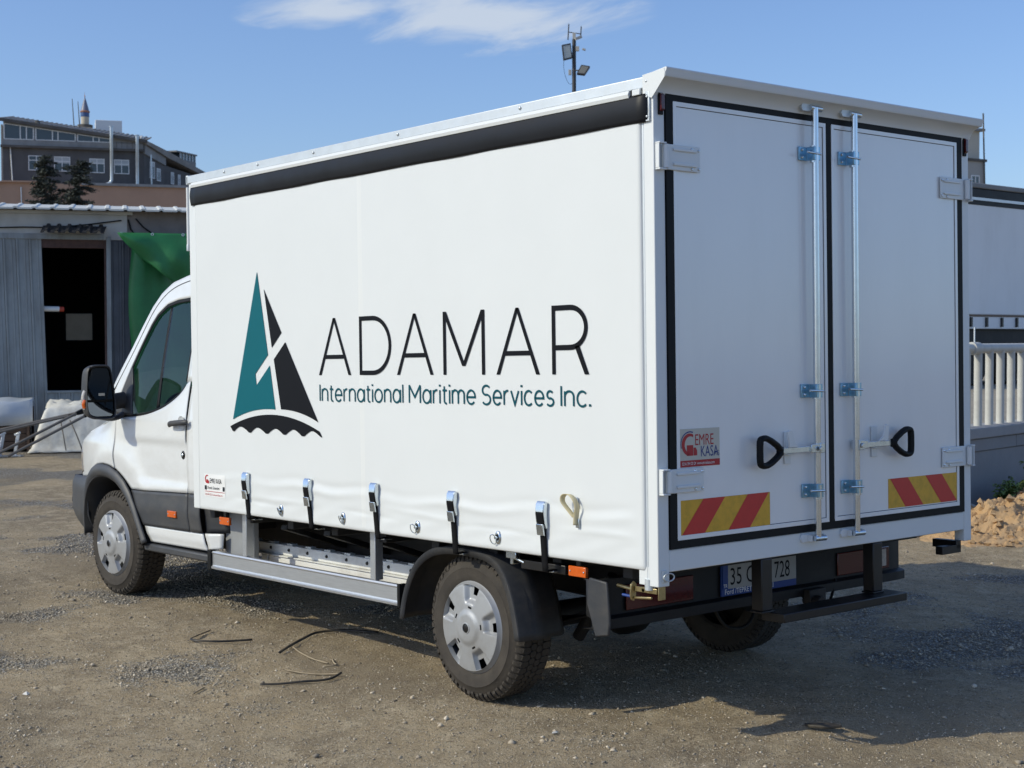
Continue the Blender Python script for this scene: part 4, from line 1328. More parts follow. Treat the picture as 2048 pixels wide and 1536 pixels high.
# ---------------- curtain
def sstep_(a, b, v):
    t = max(0, min(1, (v - a) / (b - a)))
    return t * t * (3 - 2 * t)
def curtain_y(x, z):
    if z > 1.10:
        return 0.0
    k = (1.10 - z) / 0.30
    k = max(0, min(1, k * 2.2))
    w = math.sin(x * 9.6 + 0.6)
    zr = 0.965 + 0.010 * math.sin(x * 2.1 + 1.0) + 0.012 * w
    y = 0.0105 * math.exp(-((z - zr) / 0.021) ** 2) * (0.75 + 0.45 * math.sin(x * 4.7 + 2))
    y -= 0.0075 * math.exp(-((z - zr - 0.042) / 0.020) ** 2) * (0.8 + 0.5 * math.sin(x * 3.3))
    z2 = 0.900 + 0.014 * math.sin(x * 3.7 + 0.4)
    y += 0.0058 * math.exp(-((z - z2) / 0.016) ** 2) * max(0, math.sin(x * 4.83 + 0.3) + 0.25)
    z3 = 0.868 + 0.010 * math.sin(x * 5.1 + 2.4)
    y -= 0.0050 * math.exp(-((z - z3) / 0.014) ** 2) * max(0, math.sin(x * 5.9 + 1.9) + 0.3)
    y += 0.0024 * math.sin(x * 21 + z * 60) * k * math.exp(-((z - 0.85) / 0.05) ** 2)
    for bx_ in (3.262, 2.604, 1.98, 1.332, 0.691):           # pulled in at each buckle
        y += 0.007 * math.exp(-((x - bx_) / 0.07) ** 2 - ((z - 0.955) / 0.03) ** 2)
        y -= 0.004 * math.exp(-((x - bx_) / 0.05) ** 2 - ((z - 0.84) / 0.04) ** 2)
    y *= k * 0.37 * sstep_(3.80, 3.52, x) * sstep_(0.09, 0.22, x)
    if z < 0.80:
        y -= 0.006 * ((0.80 - z) / 0.02) ** 2
    return y
zs = [0.780 + 0.0045 * i for i in range(72)]
while zs[-1] < 2.59:
    zs.append(min(2.606, zs[-1] + 0.10))
if zs[-1] < 2.606:
    zs.append(2.606)
NXC = 300
for s in (0, 1):
    rows = []
    for z in zs:
        row = []
        for i in range(NXC + 1):
            x = 0.070 + (3.838 - 0.070) * i / NXC
            y = curtain_y(x, z) + 0.003
            # rolled rear and front edges
            if x < 0.085:
                y -= 0.010 * ((0.085 - x) / 0.015) ** 2
            row.append((x, y if s == 0 else mir(y), z))
        rows.append(row)
    c_ = P_(MB().grid(rows), 'side_curtain', 'curtain', smooth=80, solid=0.0018, recalc=False)
    if s == 0:
        curtain = c_
curtain['label'] = 'taut white curtain with sail emblem and company lettering'

# welded overlap of two curtain widths
rows = []
for z in [0.80 + 0.006 * i for i in range(50)] + [1.2, 1.7, 2.2, 2.60]:
    rows.append([(2.125 - 0.055 * i / 4, curtain_y(2.125 - 0.055 * i / 4, z) + 0.0045 - (0.0014 if i in (0, 4) else 0), z) for i in range(5)])
MB().grid(rows).build('weld_seam', M['curtain_seam'], curtain, smooth=60, recalc=False)
# ---------------- printing on the curtain (flat vinyl, 2 mm proud)
PY = 0.0068
def flatpoly(polys, name, m, parent, fn):
    """filled 2D polygons (u, v) placed by fn -> thin print"""
    mb = MB()
    for poly in polys:
        mb.add([fn(*q) for q in poly], [list(range(len(poly)))])
    o = mb.build(name, M[m], parent, recalc=False)
    return o
side = lambda x, z: (x, PY, z)
def P2(x, z):
    return (x, z)
# sail emblem
def arc_between(p0, p1, sag, n_=14):
    a, b = Vector(p0), Vector(p1)
    d_ = b - a
    nrm = Vector((-d_.y, d_.x)).normalized()
    if nrm.y < 0:
        nrm = -nrm
    return [tuple(a.lerp(b, i / n_) + nrm * (4 * sag * (i / n_) * (1 - i / n_))) for i in range(n_ + 1)]
tealbase = arc_between((3.419, 1.327), (2.946, 1.391), 0.022)
teal = [(3.123, 2.165), (3.017, 1.695), (3.157, 1.589), (3.147, 1.524), (2.999, 1.636)] + tealbase[::-1]
flatpoly([teal], 'teal_sail', 'teal', curtain, side)
flatpoly([[(3.051, 2.064), (2.87, 1.815), (2.974, 1.734)]], 'upper_black_sail', 'ink', curtain, side)
blkbase = arc_between((2.886, 1.393), (2.509, 1.329), 0.016)
flatpoly([[(2.955, 1.669), (2.831, 1.763)] + blkbase[::-1]], 'lower_black_sail', 'ink', curtain, side)
hulltop = arc_between((3.452, 1.286), (2.498, 1.281), 0.078, 24)
wave = smoothpoly([(2.498, 1.281), (2.47, 1.249), (2.49, 1.252), (2.53, 1.272), (2.572, 1.284), (2.61, 1.272), (2.663, 1.244), (2.715, 1.272), (2.759, 1.287), (2.80, 1.274), (2.853, 1.247), (2.905, 1.274), (2.947, 1.287), (2.99, 1.274), (3.04, 1.247), (3.095, 1.274), (3.143, 1.288), (3.185, 1.275), (3.227, 1.248), (3.28, 1.275), (3.334, 1.289), (3.375, 1.276), (3.415, 1.250), (3.452, 1.286)], 0, 1)
flatpoly([hulltop + [tuple(q) for q in wave[1:-1]]], 'wave_hull', 'ink', curtain, side)

# stroke lettering
def arc(cx, cy, rx, ry, a0, a1, n_=14):
    return [(cx + rx * math.cos(R(a0 + (a1 - a0) * i / n_)), cy + ry * math.sin(R(a0 + (a1 - a0) * i / n_))) for i in range(n_ + 1)]
def stroke(mb, pts, w, fn, closed=False):
    pts = [Vector((p[0], p[1])) for p in pts]
    q = [pts[0]]
    for p in pts[1:]:
        if (p - q[-1]).length > 1e-5:
            q.append(p)
    pts = q
    m_ = len(pts)
    lft, rgt = [], []
    for i in range(m_):
        if closed:
            a, b = pts[i] - pts[i - 1], pts[(i + 1) % m_] - pts[i]
        else:
            a = pts[i] - pts[i - 1] if i else pts[1] - pts[0]
            b = pts[i + 1] - pts[i] if i < m_ - 1 else pts[-1] - pts[-2]
        a, b = a.normalized(), b.normalized()
        na, nb = Vector((-a.y, a.x)), Vector((-b.y, b.x))
        mt = (na + nb)
        mt = mt.normalized() if mt.length > 1e-4 else na
        k = min(1 / max(0.25, mt.dot(na)), 2.6) * w / 2
        lft.append(pts[i] + mt * k)
        rgt.append(pts[i] - mt * k)
    vs = [fn(*p) for p in lft] + [fn(*p) for p in rgt]
    rng_ = range(m_) if closed else range(m_ - 1)
    mb.add(vs, [(i, (i + 1) % m_, m_ + (i + 1) % m_, m_ + i) for i in rng_])
def letter_A(mb, xl, xa, xr, z0, z1, w, fn):
    hw = w * 1.08
    mb.add([fn(xl, z0), fn(xl - hw, z0), fn(xa - hw * 0.42, z1), fn(xa + hw * 0.42, z1)], [(0, 1, 2, 3)])
    mb.add([fn(xr, z0), fn(xr + hw, z0), fn(xa + hw * 0.42, z1 - 0.0002), fn(xa - hw * 0.42, z1 - 0.0002)], [(0, 1, 2, 3)])
    t0, t1 = 0.285, 0.355
    lx = lambda t: xl + (xa - xl) * t - hw * 0.5
    rx_ = lambda t: xr + (xa - xr) * t + hw * 0.5
    z = lambda t: z0 + (z1 - z0) * t
    fn2 = lambda a, b: tuple(Vector(fn(a, b)) + Vector((0, 0.0002, 0)))
    mb.add([fn2(lx(t0), z(t0)), fn2(rx_(t0), z(t0)), fn2(rx_(t1), z(t1)), fn2(lx(t1), z(t1))], [(0, 1, 2, 3)])
z0, z1, w = 1.581, 1.880, 0.0225
def letter(fn_build):
    mb = MB()
    fn_build(mb)
    mb.build('letter', M['ink'], curtain, recalc=False)
letter(lambda mb: letter_A(mb, 2.495, 2.344, 2.190, z0, z1, w, side))
def ld(mb):
    h = z1 - z0
    pts = [(2.100, z1 - w / 2), (2.00, z1 - w / 2)] + [(1.99 - 0.148 * math.sin(R(a)), (z0 + z1) / 2 + (h - w) / 2 * math.cos(R(a))) for a in range(0, 181, 9)] + [(2.00, z0 + w / 2), (2.100, z0 + w / 2)]
    stroke(mb, pts, w, side, closed=True)
letter(ld)
letter(lambda mb: letter_A(mb, 1.784, 1.634, 1.484, z0, z1, w, side))
def lm(mb):
    for xs_ in (1.394, 1.102):
        mb.add([side(xs_ + w / 2, z0), side(xs_ - w / 2, z0), side(xs_ - w / 2, z1), side(xs_ + w / 2, z1)], [(0, 1, 2, 3)])
    f2 = lambda x, z: (x, PY + 0.0002, z)
    mb.add([f2(1.405, z1), f2(1.380, z1), f2(1.236, 1.622), f2(1.260, 1.622)], [(0, 1, 2, 3)])
    f3 = lambda x, z: (x, PY + 0.0004, z)
    mb.add([f3(1.091, z1), f3(1.116, z1), f3(1.260, 1.622), f3(1.236, 1.622)], [(0, 1, 2, 3)])
letter(lm)
letter(lambda mb: letter_A(mb, 1.008, 0.858, 0.708, z0, z1, w, side))
def lr(mb):
    xs_ = 0.614
    mb.add([side(xs_ + w / 2, z0), side(xs_ - w / 2, z0), side(xs_ - w / 2, z1), side(xs_ + w / 2, z1)], [(0, 1, 2, 3)])
    f2 = lambda x, z: (x, PY + 0.0002, z)
    zc = 1.783
    pts = [(0.603, z1 - w / 2), (0.52, z1 - w / 2)] + [(0.505 - 0.098 * math.sin(R(a)), zc + (z1 - w / 2 - zc) * math.cos(R(a))) for a in range(0, 181, 9)] + [(0.52, 1.697), (0.603, 1.697)]
    stroke(mb, pts, w, f2)
    mb.add([f2(0.478, 1.700), f2(0.450, 1.706), f2(0.390, z0), f2(0.417, z0)], [(0, 1, 2, 3)])
letter(lr)

H = 0.74
GL = {
    'I': (0.0, [[(0, 0), (0, 1)]]),
    'n': (0.50, [[(0, 0), (0, H)], [(0, H - 0.30)] + arc(0.25, H - 0.27, 0.25, 0.27, 180, 0) + [(0.5, 0)]]),
    't': (0.30, [[(0.12, 0.95), (0.12, 0.17)] + arc(0.27, 0.17, 0.15, 0.17, 180, 280, 8), [(0, H - 0.02), (0.30, H - 0.02)]]),
    'e': (0.56, [[(0.02, 0.37), (0.55, 0.37)] + arc(0.28, 0.37, 0.28, 0.37, 0, 318, 22)]),
    'r': (0.28, [[(0, 0), (0, H)], arc(0.26, H - 0.28, 0.26, 0.28, 180, 85, 8)]),
    'a': (0.58, [arc(0.28, 0.37, 0.28, 0.37, 0, 360, 22), [(0.58, 0), (0.58, H)]]),
    'i': (0.0, [[(0, 0), (0, H)], [(0, 0.93), (0, 1.04)]]),
    'o': (0.60, [arc(0.30, 0.37, 0.30, 0.37, 0, 360, 24)]),
    'l': (0.0, [[(0, 0), (0, 1.03)]]),
    'M': (0.84, [[(0, 0), (0, 1)], [(0.0, 1.0), (0.42, 0.32), (0.84, 1.0)], [(0.84, 1), (0.84, 0)]]),
    'm': (0.84, [[(0, 0), (0, H)], [(0, H - 0.28)] + arc(0.21, H - 0.25, 0.21, 0.25, 180, 0, 10) + [(0.42, 0)], [(0.42, H - 0.28)] + arc(0.63, H - 0.25, 0.21, 0.25, 180, 0, 10) + [(0.84, 0)]]),
    'S': (0.60, [arc(0.30, 0.75, 0.27, 0.25, 35, 180, 10) + arc(0.30, 0.75, 0.27, 0.25, 180, 255, 6) + arc(0.30, 0.26, 0.29, 0.26, 80, 0, 8) + arc(0.30, 0.26, 0.29, 0.26, 0, -148, 12)]),
    's': (0.46, [arc(0.23, 0.55, 0.19, 0.19, 35, 255, 12) + arc(0.23, 0.19, 0.22, 0.19, 80, -148, 14)]),
    'v': (0.52, [[(0, H), (0.26, 0.02), (0.52, H)]]),
    'c': (0.50, [arc(0.28, 0.37, 0.28, 0.37, 45, 315, 18)]),
    '.': (0.0, [[(0, 0.0), (0, 0.12)]]),
}
def word(txt, xs0, xs1, zb, hcap, wstroke, m, parent, fn):
    gap = 0.20
    tot = sum(GL[c][0] for c in txt) + gap * (len(txt) - 1)
    s_ = (abs(xs1 - xs0) - wstroke) / tot
    u = 0.0
    for i, c in enumerate(txt):
        mb = MB()
        adv, strokes = GL[c]
        for j, st in enumerate(strokes):
            off = 0.0002 * j
            f2 = (lambda o_: (lambda a, b: tuple(Vector(fn(xs0 - math.copysign(wstroke / 2 + (u + a) * s_, xs0 - xs1), zb + b * hcap)) + Vector((0, o_, 0)))))(off)
            closed = c in 'oa' and j == 0
            # stroke in metric space so the weight stays even
            pts = [((u + a) * s_, b * hcap) for a, b in (st[:-1] if closed else st)]
            f3 = (lambda o_: (lambda a, b: tuple(Vector(fn(xs0 - math.copysign(wstroke / 2 + a, xs0 - xs1), zb + b)) + Vector((0, o_, 0)))))(off)
            wj = wstroke * (1.35 if (c == '.' or (c == 'i' and j == 1)) else 1)
            stroke(mb, pts, wj, f3, closed)
        mb.build('letter', M[m], parent, recalc=False)
        u += adv + gap
word('International', 2.493, 1.733, 1.4445, 0.0865, 0.0098, 'teal_dark', curtain, side)
word('Maritime', 1.689, 1.162, 1.4445, 0.0865, 0.0098, 'teal_dark', curtain, side)
word('Services', 1.120, 0.614, 1.4445, 0.0865, 0.0098, 'teal_dark', curtain, side)
word('Inc.', 0.574, 0.382, 1.4445, 0.0865, 0.0098, 'teal_dark', curtain, side)

def text_mesh(txt, size, m, parent, name, loc, right, upv, sx=1.0, align='LEFT', spacing=1.0):
    cu = bpy.data.curves.new('text', 'FONT')
    cu.body = txt
    cu.size = size
    cu.align_x = align
    cu.space_character = spacing
    cu.resolution_u = 3
    tmp = bpy.data.objects.new('tmp', cu)
    COL.objects.link(tmp)
    dg = bpy.context.evaluated_depsgraph_get()
    me_ = bpy.data.meshes.new_from_object(tmp.evaluated_get(dg))
    bpy.data.objects.remove(tmp)
    rv, uv = Vector(right), Vector(upv)
    for v in me_.vertices:
        q = v.co.copy()
        v.co = rv * (q.x * sx) + uv * q.y
    me_.materials.clear()
    me_.materials.append(M[m])
    me_.name = name
    o = bpy.data.objects.new(name, me_)
    COL.objects.link(o)
    o.parent = parent
    o.location = loc
    return o
def builder_mark(mb_list, parent, fn, u0, v0, s_):
    """round crane-and-cab mark of the body builder: red arc over a red cab"""
    mb = MB()
    a_out = arc(u0, v0, s_, s_ * 0.98, 60, 262, 22)
    a_in = arc(u0 + s_ * 0.10, v0 - s_ * 0.02, s_ * 0.72, s_ * 0.74, 60, 262, 22)
    for i in range(22):
        mb.add([fn(*a_out[i]), fn(*a_out[i + 1]), fn(*a_in[i + 1]), fn(*a_in[i])], [(0, 1, 2, 3)])
    mb.add([fn(u0 - s_ * 0.35, v0 - s_ * 0.98), fn(u0 + s_ * 0.45, v0 - s_ * 0.98), fn(u0 + s_ * 0.45, v0 - s_ * 0.05), fn(u0 - s_ * 0.35, v0 - s_ * 0.05)], [(0, 1, 2, 3)])
    mb.add([fn(u0 + s_ * 0.50, v0 - s_ * 0.98), fn(u0 + s_ * 0.95, v0 - s_ * 0.98), fn(u0 + s_ * 0.95, v0 - s_ * 0.55), fn(u0 + s_ * 0.78, v0 - s_ * 0.28), fn(u0 + s_ * 0.50, v0 - s_ * 0.28)], [(0, 1, 2, 3, 4)])
    return mb.build('mark', M['red_print'], parent, recalc=False)
# small sticker low at the front end of the curtain
stk = MB()
stk.grid([[(3.777 - 0.252 * i / 16, curtain_y(3.777 - 0.252 * i / 16, 0.86 + 0.135 * j / 10) + 0.0052, 0.86 + 0.135 * j / 10) for i in range(17)] for j in range(11)])
stk = stk.build('builder_sticker', M['white_print'], curtain, smooth=60, recalc=False)
sfn = lambda u, v: (3.777 - u, curtain_y(3.777 - u, 0.86 + v) + 0.0066, 0.86 + v)
builder_mark(None, stk, sfn, 0.036, 0.104, 0.026)
def sticker_text(txt, size, m, u, v, sx, fn, parent, yoff=0.0):
    o = text_mesh(txt, size, m, parent, 'print', (0, 0, 0), (1, 0, 0), (0, 1, 0), sx)
    for q in o.data.vertices:
        q.co = Vector(fn(u + q.co.x, v + q.co.y))
    return o
sticker_text('EMRE KASA', 0.040, 'ink', 0.068, 0.083, 0.70, sfn, stk)
sticker_text('Branda Sistemleri', 0.025, 'ink', 0.040, 0.046, 0.82, sfn, stk)
for u in (0.006, 0.222):
    mb = MB()
    for q in range(2):
        a = u + q * 0.013
        mb.add([sfn(a, 0.040), sfn(a + 0.010, 0.040), sfn(a + 0.010, 0.066), sfn(a, 0.066)], [(0, 1, 2, 3)])
    mb.build('print_block', M['ink'], stk, recalc=False)
mb = MB()
mb.add([sfn(0.006, 0.030), sfn(0.244, 0.030), sfn(0.244, 0.033), sfn(0.006, 0.033)], [(0, 1, 2, 3)])
mb.build('red_rule', M['red_print'], stk, recalc=False)
sticker_text('0216 394 20 24  www.emrekasa.com', 0.0175, 'red_print', 0.010, 0.008, 0.80, sfn, stk)

# ---------------- buckles, straps, rings, pull loop
def curve_arc(c, r, a0, a1, n_):
    return [(c[0] + r * math.cos(R(a0 + (a1 - a0) * i / n_)), c[1] + r * math.sin(R(a0 + (a1 - a0) * i / n_))) for i in range(n_ + 1)]
for (bx_, zt, zb, lean, sb) in ((3.265, 1.028, 0.874, 0.006, 0.758), (2.606, 1.027, 0.877, 0.012, 0.756), (1.982, 1.037, 0.890, 0.008, 0.752), (1.336, 1.034, 0.887, 0.004, 0.735), (0.693, 1.026, 0.875, 0.004, 0.715)):
    bk = MB()
    # two side cheeks and a domed top cover, outline in (y, z)
    chk = [(0.008, zb + 0.035), (0.018, zb + 0.030), (0.027, zb + 0.055), (0.033, zt - 0.055), (0.029, zt - 0.014), (0.020, zt - 0.001), (0.010, zt - 0.004)]
    bk.prism(chk, 'x', bx_ + 0.025, bx_ + 0.0285)
    bk.prism(chk, 'x', bx_ - 0.0285, bx_ - 0.025)
    top = [(0.0345, zt - 0.048), (0.031, zt - 0.012), (0.021, zt), (0.010, zt - 0.003), (0.010, zt - 0.007), (0.020, zt - 0.004), (0.028, zt - 0.014), (0.031, zt - 0.048)]
    bk.prism(top, 'x', bx_ - 0.0245, bx_ + 0.0245)
    b = bk.build('buckle', M['zinc'], truck, bevel=0.0012)
    MB().prism([(0.020, zb - 0.002), (0.030, zb + 0.002), (0.036, zb + 0.050), (0.028, zb + 0.052)], 'x', bx_ - 0.022, bx_ + 0.022).build('lever', M['zinc'], b, bevel=0.002)
    MB().prism([(0.012, zb + 0.045), (0.028, zb + 0.050), (0.034, zt - 0.055), (0.026, zt - 0.045), (0.012, zt - 0.045)], 'x', bx_ - 0.0215, bx_ + 0.0215).build('strap_roll', M['strap'], b, bevel=0.003)
    # strap from the buckle down under the floor edge
    st = []
    for z in np.linspace(zb + 0.03, sb, 9):
        u = (zb + 0.03 - z) / (zb + 0.03 - sb)
        yy = 0.014 + max(0, curtain_y(bx_, max(z, 0.785))) * 0.6 - 0.010 * u
        xx = bx_ - lean * u
        st.append([(xx + 0.019, yy, z), (xx - 0.019, yy, z)])
    st.append([(bx_ - lean + 0.019, -0.05, sb + 0.004), (bx_ - lean - 0.019, -0.05, sb + 0.004)])
    MB().grid(st).build('strap', M['strap'], truck, smooth=50, solid=0.0035)
    B_((bx_ - 0.03, -0.02, sb - 0.006), (bx_ + 0.03, -0.07, sb + 0.002), 'strap_hook', 'zinc', bevel=0.001)
for k, (rx_, rz) in enumerate(((2.903, 0.835), (2.285, 0.835), (1.631, 0.839), (1.013, 0.838))):
    yy = curtain_y(rx_, rz) + 0.004
    e_ = MB()
    e_.lathe([(0.012, 0.001), (0.013, 0.006), (0.019, 0.008), (0.026, 0.004), (0.027, 0.0)], (0, 0, 0), 24)
    e_.v = [Vector((q.x * 0.82 + rx_, q.y + yy, q.z * 1.15 + rz)) for q in e_.v]
    o = e_.build('eyelet', M['zinc'], truck, smooth=50)
    MB().lathe([(0.0, 0.0012), (0.0125, 0.0012)], (rx_, yy, rz), 16).build('eyelet_hole', M['strap'], o)
    tn = MB()
    tn.cyl((rx_, yy, rz), (rx_, yy + 0.020, rz), 0.007, n=10)
    ang = (-0.3, 0.1, 0.8, 0.9)[k]
    tn.tube([(rx_ + 0.012 * math.cos(a) + (0.016 if k > 1 else 0.0), yy + 0.017 + 0.010 * math.sin(a + ang), rz - 0.008 + 0.022 * math.sin(a)) for a in [2 * math.pi * q / 20 for q in range(20)]], 0.0024, 6, closed=True)
    tn.build('turn_ring', M['zinc'], o, smooth=50)
# cream pull loop
lp = []
path = smoothpoly([(0.470, 0.012, 0.968), (0.500, 0.020, 1.00), (0.528, 0.032, 1.035), (0.515, 0.036, 1.066), (0.480, 0.030, 1.070), (0.455, 0.022, 1.045), (0.450, 0.014, 1.01), (0.462, 0.011, 0.975), (0.466, 0.010, 0.935)], 40)
MB().grid([[tuple(p + Vector((0, 0.0, 0))), tuple(p + Vector((0.006, 0.024, 0.003)))] for p in path]).build('pull_loop', M['loop'], truck, smooth=60, solid=0.0022)
lo = MB()
lo.obox((0.466, 0.014, 0.945), (0.020, 0.006, 0.040), Euler((0, 0, 0)))
lo.build('loop_plate', M['zinc'], truck, bevel=0.002)
lo = MB()
lo.obox((0.474, 0.012, 1.035), (0.018, 0.008, 0.042), Euler((0, 0, 0)))
lo.build('loop_stud_plate', M['galv'], truck, bevel=0.003)

# ---------------- rear frame
B_((0.0, -0.064, 0.774), (0.05, mir(-0.064), 0.864), 'rear_sill_beam', 'frame_white', bevel=0.004)
B_((0.0, -0.064, 2.7265), (0.05, mir(-0.064), 2.76), 'rear_header', 'frame_white', bevel=0.003)
# flared rain hood along the top edge
hp = [(0.02, 2.700), (-0.001, 2.706), (-0.006, 2.716)] + [(-0.008 - 0.066 * (1 - math.cos(R(a))) ** 0.85, 2.716 + 0.052 * math.sin(R(a))) for a in range(0, 91, 10)] + [(-0.077, 2.772), (-0.078, 2.784), (-0.084, 2.800), (-0.082, 2.805), (-0.070, 2.804), (0.05, 2.788), (0.05, 2.700)]
hd = MB()
yl, yr = 0.006, mir(0.006)
n_ = len(hp)
vs = [(x, yl, z) for x, z in hp] + [(x, yr, z) for x, z in hp]
hd.add(vs, [list(range(n_)), list(range(2 * n_ - 1, n_ - 1, -1))] + [(i, (i + 1) % n_, (i + 1) % n_ + n_, i + n_) for i in range(n_)])
P_(hd, 'rain_hood', 'frame_white', smooth=35)
P_(MB().prism([(0.05, 2.790), (0.05, 2.71), (0.0, 2.692), (-0.012, 2.703), (-0.073, 2.766), (-0.077, 2.785), (-0.070, 2.800)], 'y', 0.0065, 0.0085), 'hood_end_plate', 'frame_white')
# seals: black frame with mitred run, slightly proud
def ring(y0, y1, z0, z1, w, x0, x1, name, m, parent=None, bevel=0.0):
    mb = MB()
    o_ = [(y0, z0), (y1, z0), (y1, z1), (y0, z1)]
    s_ = 1 if y1 > y0 else -1
    i_ = [(y0 + w * s_, z0 + w), (y1 - w * s_, z0 + w), (y1 - w * s_, z1 - w), (y0 + w * s_, z1 - w)]
    for a, b in ((0, 1), (1, 2), (2, 3), (3, 0)):
        mb.add([(x0, *o_[a]), (x0, *o_[b]), (x0, *i_[b]), (x0, *i_[a]), (x1, *o_[a]), (x1, *o_[b]), (x1, *i_[b]), (x1, *i_[a])], [(0, 1, 2, 3), (4, 7, 6, 5), (0, 4, 5, 1), (2, 6, 7, 3)])
    return mb.build(name, M[m], parent or truck, bevel=bevel)
ring(-0.066, mir(-0.066), 0.8655, 2.7255, 0.041, -0.006, 0.03, 'door_seal', 'rubber')
B_((-0.005, -1.0925, 0.905), (0.028, -1.1305, 2.686), 'centre_seal', 'rubber', bevel=0.002)
B_((0.032, -0.07, 0.87), (0.045, mir(-0.07), 2.72), 'seal_backing', 'rubber', bevel=0)

DZ0, DZ1 = 0.8985, 2.6895
def rear_door(ya, yb, name_label, side_):
    """ya hinge side, yb meeting side"""
    s_ = 1 if ya > yb else -1
    dr = B_((-0.002, ya, DZ0), (0.031, yb, DZ1), 'rear_door', 'panel', bevel=0.003)
    dr['label'] = name_label
    # raised edge frame; a thin black strip draws the shadow line round the panel
    e_ = 0.019
    hy0, hy1 = ya - s_ * e_, yb + s_ * e_
    ring(ya, yb, DZ0, DZ1, e_, -0.0065, -0.0025, 'edge_frame', 'panel', dr, bevel=0.001)
    ring(hy0, hy1, DZ0 + e_, DZ1 - e_, 0.0022, -0.0030, -0.0022, 'drawn_shadow_line', 'rubber', dr)
    # lock rod
    ry = yb + s_ * 0.120
    rx = -0.036
    rod = MB().cyl((rx, ry, 0.842), (rx - 0.006, ry, 2.742), 0.0155, n=18)
    rod = rod.build('lock_rod', M['tube'], dr, smooth=60)
    for z in (2.505, 1.46, 1.015):
        MB().cyl((rx, ry, z - 0.004), (rx, ry, z + 0.070 if z > 2 else z + 0.06), 0.0195, n=18).build('rod_sleeve', M['zinc'], rod, smooth=50)
    for z in (2.54, 1.492, 1.05):
        bk = MB()
        bk.box((-0.012, ry + 0.020, z - 0.030), (-0.0035, ry + 0.074, z + 0.030))
        bk.box((-0.054, ry - 0.020, z - 0.030), (-0.050, ry + 0.021, z + 0.030))
        bk.box((-0.0502, ry + 0.0175, z - 0.030), (-0.0122, ry + 0.0215, z + 0.030))
        bk = bk.build('rod_guide', M['zinc_blue'], dr, bevel=0.0015)
        MB().cyl((-0.0535, ry + 0.066, z + 0.002), (-0.0535, ry - 0.026, z - 0.002), 0.0055, n=10).build('guide_bolt', M['zinc'], bk, smooth=50)
        for dz in (-0.016, 0.016):
            mbb = MB().lathe([(0.0, 0.007), (0.005, 0.006), (0.007, 0.0)], (0, 0, 0), 8)
            mbb.v = [Vector((-0.0125 - q.y, ry + 0.054 + q.x, z + dz + q.z)) for q in mbb.v]
            mbb.build('screw', M['zinc'], bk)
    # cams and keepers, top and bottom
    for z, dz in ((2.742, 1), (0.838, -1)):
        cm = MB()
        cm.cyl((rx - 0.004, ry + 0.030, z), (rx - 0.004, ry - 0.046, z - 0.002), 0.0125, n=12)
        cm.cyl((rx, ry, z - dz * 0.03), (rx, ry, z), 0.013, n=12)
        cm.build('cam', M['zinc'], rod, smooth=50)
        kp = MB()
        kp.prism([(ry + 0.075, z - 0.018), (ry + 0.085, z), (ry + 0.075, z + 0.020), (ry - 0.02, z + 0.014), (ry - 0.05, z + 0.016), (ry - 0.055, z - 0.012), (ry - 0.02, z - 0.016)], 'x', -0.010 if dz < 0 else -0.036, -0.0005 if dz < 0 else -0.020)
        kp.box((-0.034, ry + 0.034, z - 0.014), (-0.0102, ry + 0.040, z + 0.014))
        kp.box((-0.034, ry - 0.050, z - 0.014), (-0.0102, ry - 0.044, z + 0.014))
        kp.build('cam_keeper', M['frame_white'] if dz < 0 else M['galv'], truck, bevel=0.002)
    # lever, hasp and grip
    hz_ = 1.237
    cl_ = MB()
    cl_.box((-0.060, ry - 0.026, hz_ - 0.020), (-0.012, ry + 0.004, hz_ + 0.024))
    cl_.cyl((-0.062, ry + 0.010 * s_, hz_), (-0.070, ry + 0.010 * s_, hz_), 0.011, n=12)
    cl_.box((-0.056, min(ry + 0.002 * s_, ry + 0.062 * s_), hz_ - 0.017), (-0.046, max(ry + 0.002 * s_, ry + 0.062 * s_), hz_ + 0.021))
    lv = cl_.build('lever_clamp', M['zinc'], dr, bevel=0.002)
    a0, a1 = ry + 0.060 * s_, ry + 0.280 * s_
    MB().box((-0.048, min(a0, a1), hz_ - 0.013), (-0.042, max(a0, a1), hz_ + 0.013)).build('lever_arm', M['zinc'], dr, bevel=0.002)
    gp = [(0.268, 0.014), (0.268, -0.014), (0.346, -0.058), (0.391, -0.058), (0.401, -0.044), (0.401, 0.048), (0.391, 0.060), (0.351, 0.060)]
    path = smoothpoly([(-0.050, ry + u * s_, hz_ + v) for u, v in gp], 44, 1, closed=True)
    MB().tube(path, 0.0135, 10, closed=True, flat=(1.0, 1.25)).build('grip', M['rubber'], dr, smooth=60)
    MB().box((-0.058, min(ry + 0.250 * s_, ry + 0.284 * s_), hz_ - 0.020), (-0.038, max(ry + 0.250 * s_, ry + 0.284 * s_), hz_ + 0.020)).build('grip_neck', M['rubber'], dr, bevel=0.006)
    hs = MB()
    hs.prism([(ry + 0.222 * s_, hz_ + 0.080), (ry + 0.208 * s_, hz_ + 0.090), (ry + 0.190 * s_, hz_ + 0.084), (ry + 0.176 * s_, hz_ + 0.034), (ry + 0.142 * s_, hz_ + 0.014), (ry + 0.214 * s_, hz_ + 0.014)], 'x', -0.058, -0.049)
    hs.box((-0.0305, min(ry + 0.150 * s_, ry + 0.196 * s_), hz_ - 0.022), (-0.0036, max(ry + 0.150 * s_, ry + 0.196 * s_), hz_ - 0.014))
    hs.box((-0.012, min(ry + 0.150 * s_, ry + 0.192 * s_), hz_ - 0.062), (-0.0036, max(ry + 0.150 * s_, ry + 0.192 * s_), hz_ + 0.080))
    hs.build('hasp', M['frame_white'], dr, bevel=0.002)
